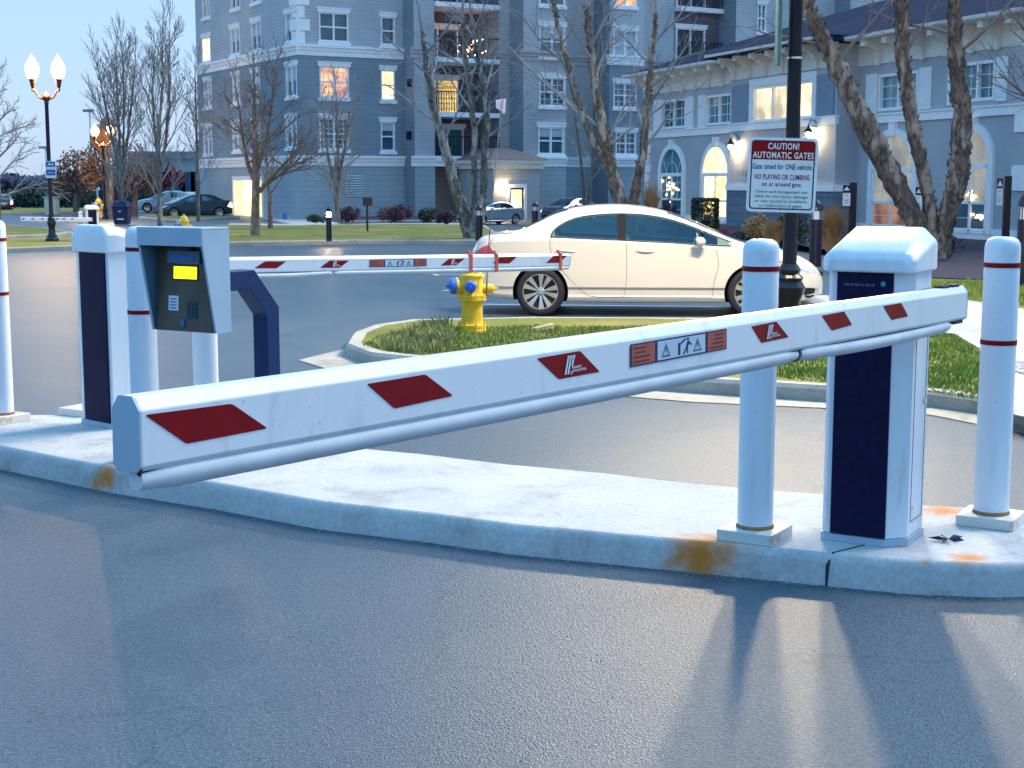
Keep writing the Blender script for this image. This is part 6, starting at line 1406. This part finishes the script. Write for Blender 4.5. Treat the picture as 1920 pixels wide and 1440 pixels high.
# hedge bank at far left, shrubs
def bush(name, label, px, pyb, pxw, pyh, Y, mt, n, size, seed, cat='shrub', group=None, boxy=False):
    rg = random.Random(seed); x = xat(px, Y); k = Y / F; zb = hit(px, pyb, .1).z; ht = pyh * k; t = thing(name, label, cat, (x, Y, .1), group)
    mb = MB(); 
    for _ in range(9): a = rg.uniform(0, 6.28); mb.tube([(x, Y, .08), (x + math.cos(a) * pxw * k * .3, Y + math.sin(a) * pxw * k * .25, .1 + ht * rg.uniform(.5, .9))], [.02, .006], 4)
    part('stem', mb, M['twig'], t)
    if boxy:
        mb = MB()
        for _ in range(n):
            v = [rg.uniform(-1, 1) for _ in range(3)]; j = rg.randrange(3); v[j] = rg.choice((-1, 1)) * rg.uniform(.88, 1.02)
            p = Vector((x + v[0] * pxw * k * .5, Y + v[1] * pxw * k * .45, .1 + ht * (.5 + .5 * v[2]))); a = Vector((rg.uniform(-1, 1), rg.uniform(-1, 1), rg.uniform(-1, 1))).normalized(); b = a.orthogonal().normalized(); s = size * rg.uniform(.5, 1.3)
            mb.add([p - a * s, p + b * s * .5, p + a * s, p - b * s * .5], [(0, 1, 2, 3)])
        part('foliage', mb, M[mt], t)
    else: leaves(t, 'foliage', mt, [((x + rg.uniform(-.3, .3) * pxw * k, Y, .1 + ht * rg.uniform(.4, .6)), (pxw * k * .38, pxw * k * .3, ht * .5)) for _ in range(4)], n, size, rg)
    return t
Ys = 60
bush('shrub', 'purple-red twiggy shrub at the apartment wall left of the lawn sign', 660, 412, 46, 28, Ys, 'bushred', 1600, .06, 51, group='wall shrubs')
bush('shrub', 'purple-red twiggy shrub right of the black lawn sign', 738, 412, 62, 30, Ys, 'bushred', 2200, .06, 52, group='wall shrubs')
bush('shrub', 'dark green low shrub between purple shrub and birch clump', 806, 413, 48, 26, Ys, 'hedge', 1800, .06, 53, group='wall shrubs')
bush('shrub', 'dark round shrub right of the lit bollard light', 592, 412, 34, 14, Ys - 1, 'hedge', 900, .06, 54, group='wall shrubs')
bush('shrub', 'dark purple shrub by the leaning birch clump', 838, 415, 40, 22, Ys - 2, 'bushred', 1200, .06, 55, group='wall shrubs')
bush('shrub', 'small dark round shrub under the left arched window', 1254, 425, 30, 56, 50, 'bushred', 2200, .05, 56, group='clubhouse shrubs')
bush('hedge', 'clipped dark green box hedge under the glowing arched window', 1323, 445, 46, 70, 44, 'hedge', 5200, .05, 57, 'hedge', boxy=True)
bush('shrub', 'dark green shrub behind the caution sign post', 1490, 470, 60, 72, 37, 'hedge', 2600, .05, 58, group='clubhouse shrubs')
bush('shrub', 'yellow brown shrub left of the caution sign post', 1418, 462, 56, 66, 36, 'drygrass', 1900, .045, 59, group='clubhouse shrubs')
bush('shrub', 'low olive shrub along the white sedan hood', 1385, 462, 70, 30, 36, 'hedge', 1600, .045, 60, group='clubhouse shrubs')
bush('shrub', 'low maroon ground shrub by the clubhouse base', 1352, 450, 50, 18, 42, 'maroon', 900, .05, 61, group='clubhouse shrubs')
bush('shrub', 'bare brown twiggy shrub at the birch foot', 1790, 480, 40, 34, 33, 'bushred', 260, .05, 62, group='clubhouse shrubs')
def tuft(label, px, pyb, ptop, spread, Y, n, seed, mt='drygrass'):
    rg = random.Random(seed); x = xat(px, Y); h = zat(ptop, Y) - .13; k = Y / F; mb = MB()
    t = thing('ornamental_grass', label, 'ornamental grass', (x, Y, .13), 'dry ornamental grasses')
    for _ in range(n):
        a = rg.uniform(0, 6.28); r0 = rg.uniform(0, .12); l = spread * k * rg.uniform(.1, 1); hh = h * rg.uniform(.55, 1.05) * (1 - .25 * l / (spread * k)); b = Vector((x + r0 * math.cos(a), Y + r0 * math.sin(a), .12)); w_ = .008; tt = Vector((-math.sin(a), math.cos(a), 0)) * w_
        if rg.random() < .5: tt = Vector((w_, 0, 0))
        m_ = b + Vector((math.cos(a) * l * .35, math.sin(a) * l * .35, hh * .7)); e = b + Vector((math.cos(a) * l, math.sin(a) * l, hh))
        mb.add([b - tt, b + tt, m_ + tt, m_ - tt, e], [(0, 1, 2, 3), (3, 2, 4)])
    part('blades', mb, M[mt], t)
tuft('tall dry plume grass in front of the clubhouse left corner', 1221, 440, 328, 22, 44, 500, 71)
tuft('dry brown grass clump between the sign post and the gate cabinet', 1562, 480, 374, 38, 34, 800, 72)
tuft('low yellow grass clump left of the sign post foot', 1452, 470, 402, 26, 35, 500, 73)
tuft('small tan grass clump by the right bollard', 1902, 530, 500, 24, 27, 300, 74)
# far hedge bank
rg = random.Random(80); mb = MB(); Yb = 92
for _ in range(9000):
    px = rg.uniform(-90, 300); x = xat(px, Yb); z = abs(rg.gauss(0, .45)); z = min(z, 1.3) + .1 * noise.noise(Vector((x * .4, 0, 0))); p = Vector((x, Yb + rg.uniform(-1.2, 1.2), max(0, .9 * rg.random() ** .7 + z * .3))); a = Vector((rg.uniform(-1, 1), rg.uniform(-1, 1), rg.uniform(-1, 1))).normalized(); b = a.orthogonal().normalized(); s = rg.uniform(.08, .2)
    mb.add([p - a * s, p + b * s * .5, p + a * s, p - b * s * .5], [(0, 1, 2, 3)])
hg = thing('hedge', 'long dark green hedge bank behind the far gate', 'hedge', (xat(100, Yb), Yb, 0)); part('foliage', mb, mat('dark_teal_hedge', (.015, .06, .045), .8, .4, .5), hg)
rg = random.Random(81); mb = MB()
for _ in range(9000):
    px = rg.uniform(-260, 470); Y = rg.uniform(125, 150); x = xat(px, Y); hgt = 2.2 + 1.6 * noise.noise(Vector((x * .15, 3, 0))); p = Vector((x, Y, rg.random() * hgt)); a = Vector((rg.uniform(-1, 1), rg.uniform(-1, 1), rg.uniform(-1, 1))).normalized(); b = a.orthogonal().normalized(); s = rg.uniform(.15, .4)
    mb.add([p - a * s, p + b * s * .5, p + a * s, p - b * s * .5], [(0, 1, 2, 3)])
props(part('far_and_added_woodland', mb, M['farleaf']), kind='stuff')
# fence panel beyond the bin
t = thing('fence', 'dark blue solid fence panel beside the far yellow hydrant', 'fence', (xat(205, 84), 84, 0)); mb = MB(); a, b = xat(183, 84), xat(240, 84)
for i in range(12): x = a + (b - a) * i / 12; mb.box(x, 84, 0, x + (b - a) / 12 - .02, 84.05, zat(356, 84))
part('panel', mb, M['binblue'], t); mb = MB(); mb.tube([(a, 83.9, 0), (a, 83.9, zat(350, 84))], .06, 6); part('post', mb, M['signwhite'], t)

# unseen leaf bank added behind the viewer, put in for its reflections
rg = random.Random(90); mb = MB()
for _ in range(7000):
    x = rg.uniform(-75, 75); hgt = 6.5 + 3.5 * noise.noise(Vector((x * .09, 7, 0))); p = Vector((x, -42 + rg.uniform(-3, 3), rg.random() * hgt)); a = Vector((rg.uniform(-1, 1), rg.uniform(-1, 1), rg.uniform(-1, 1))).normalized(); b = a.orthogonal().normalized(); s = rg.uniform(.4, 1.0)
    mb.add([p - a * s, p + b * s * .5, p + a * s, p - b * s * .5], [(0, 1, 2, 3)])
props(part('far_and_added_woodland', mb, M['farleaf']), kind='stuff')
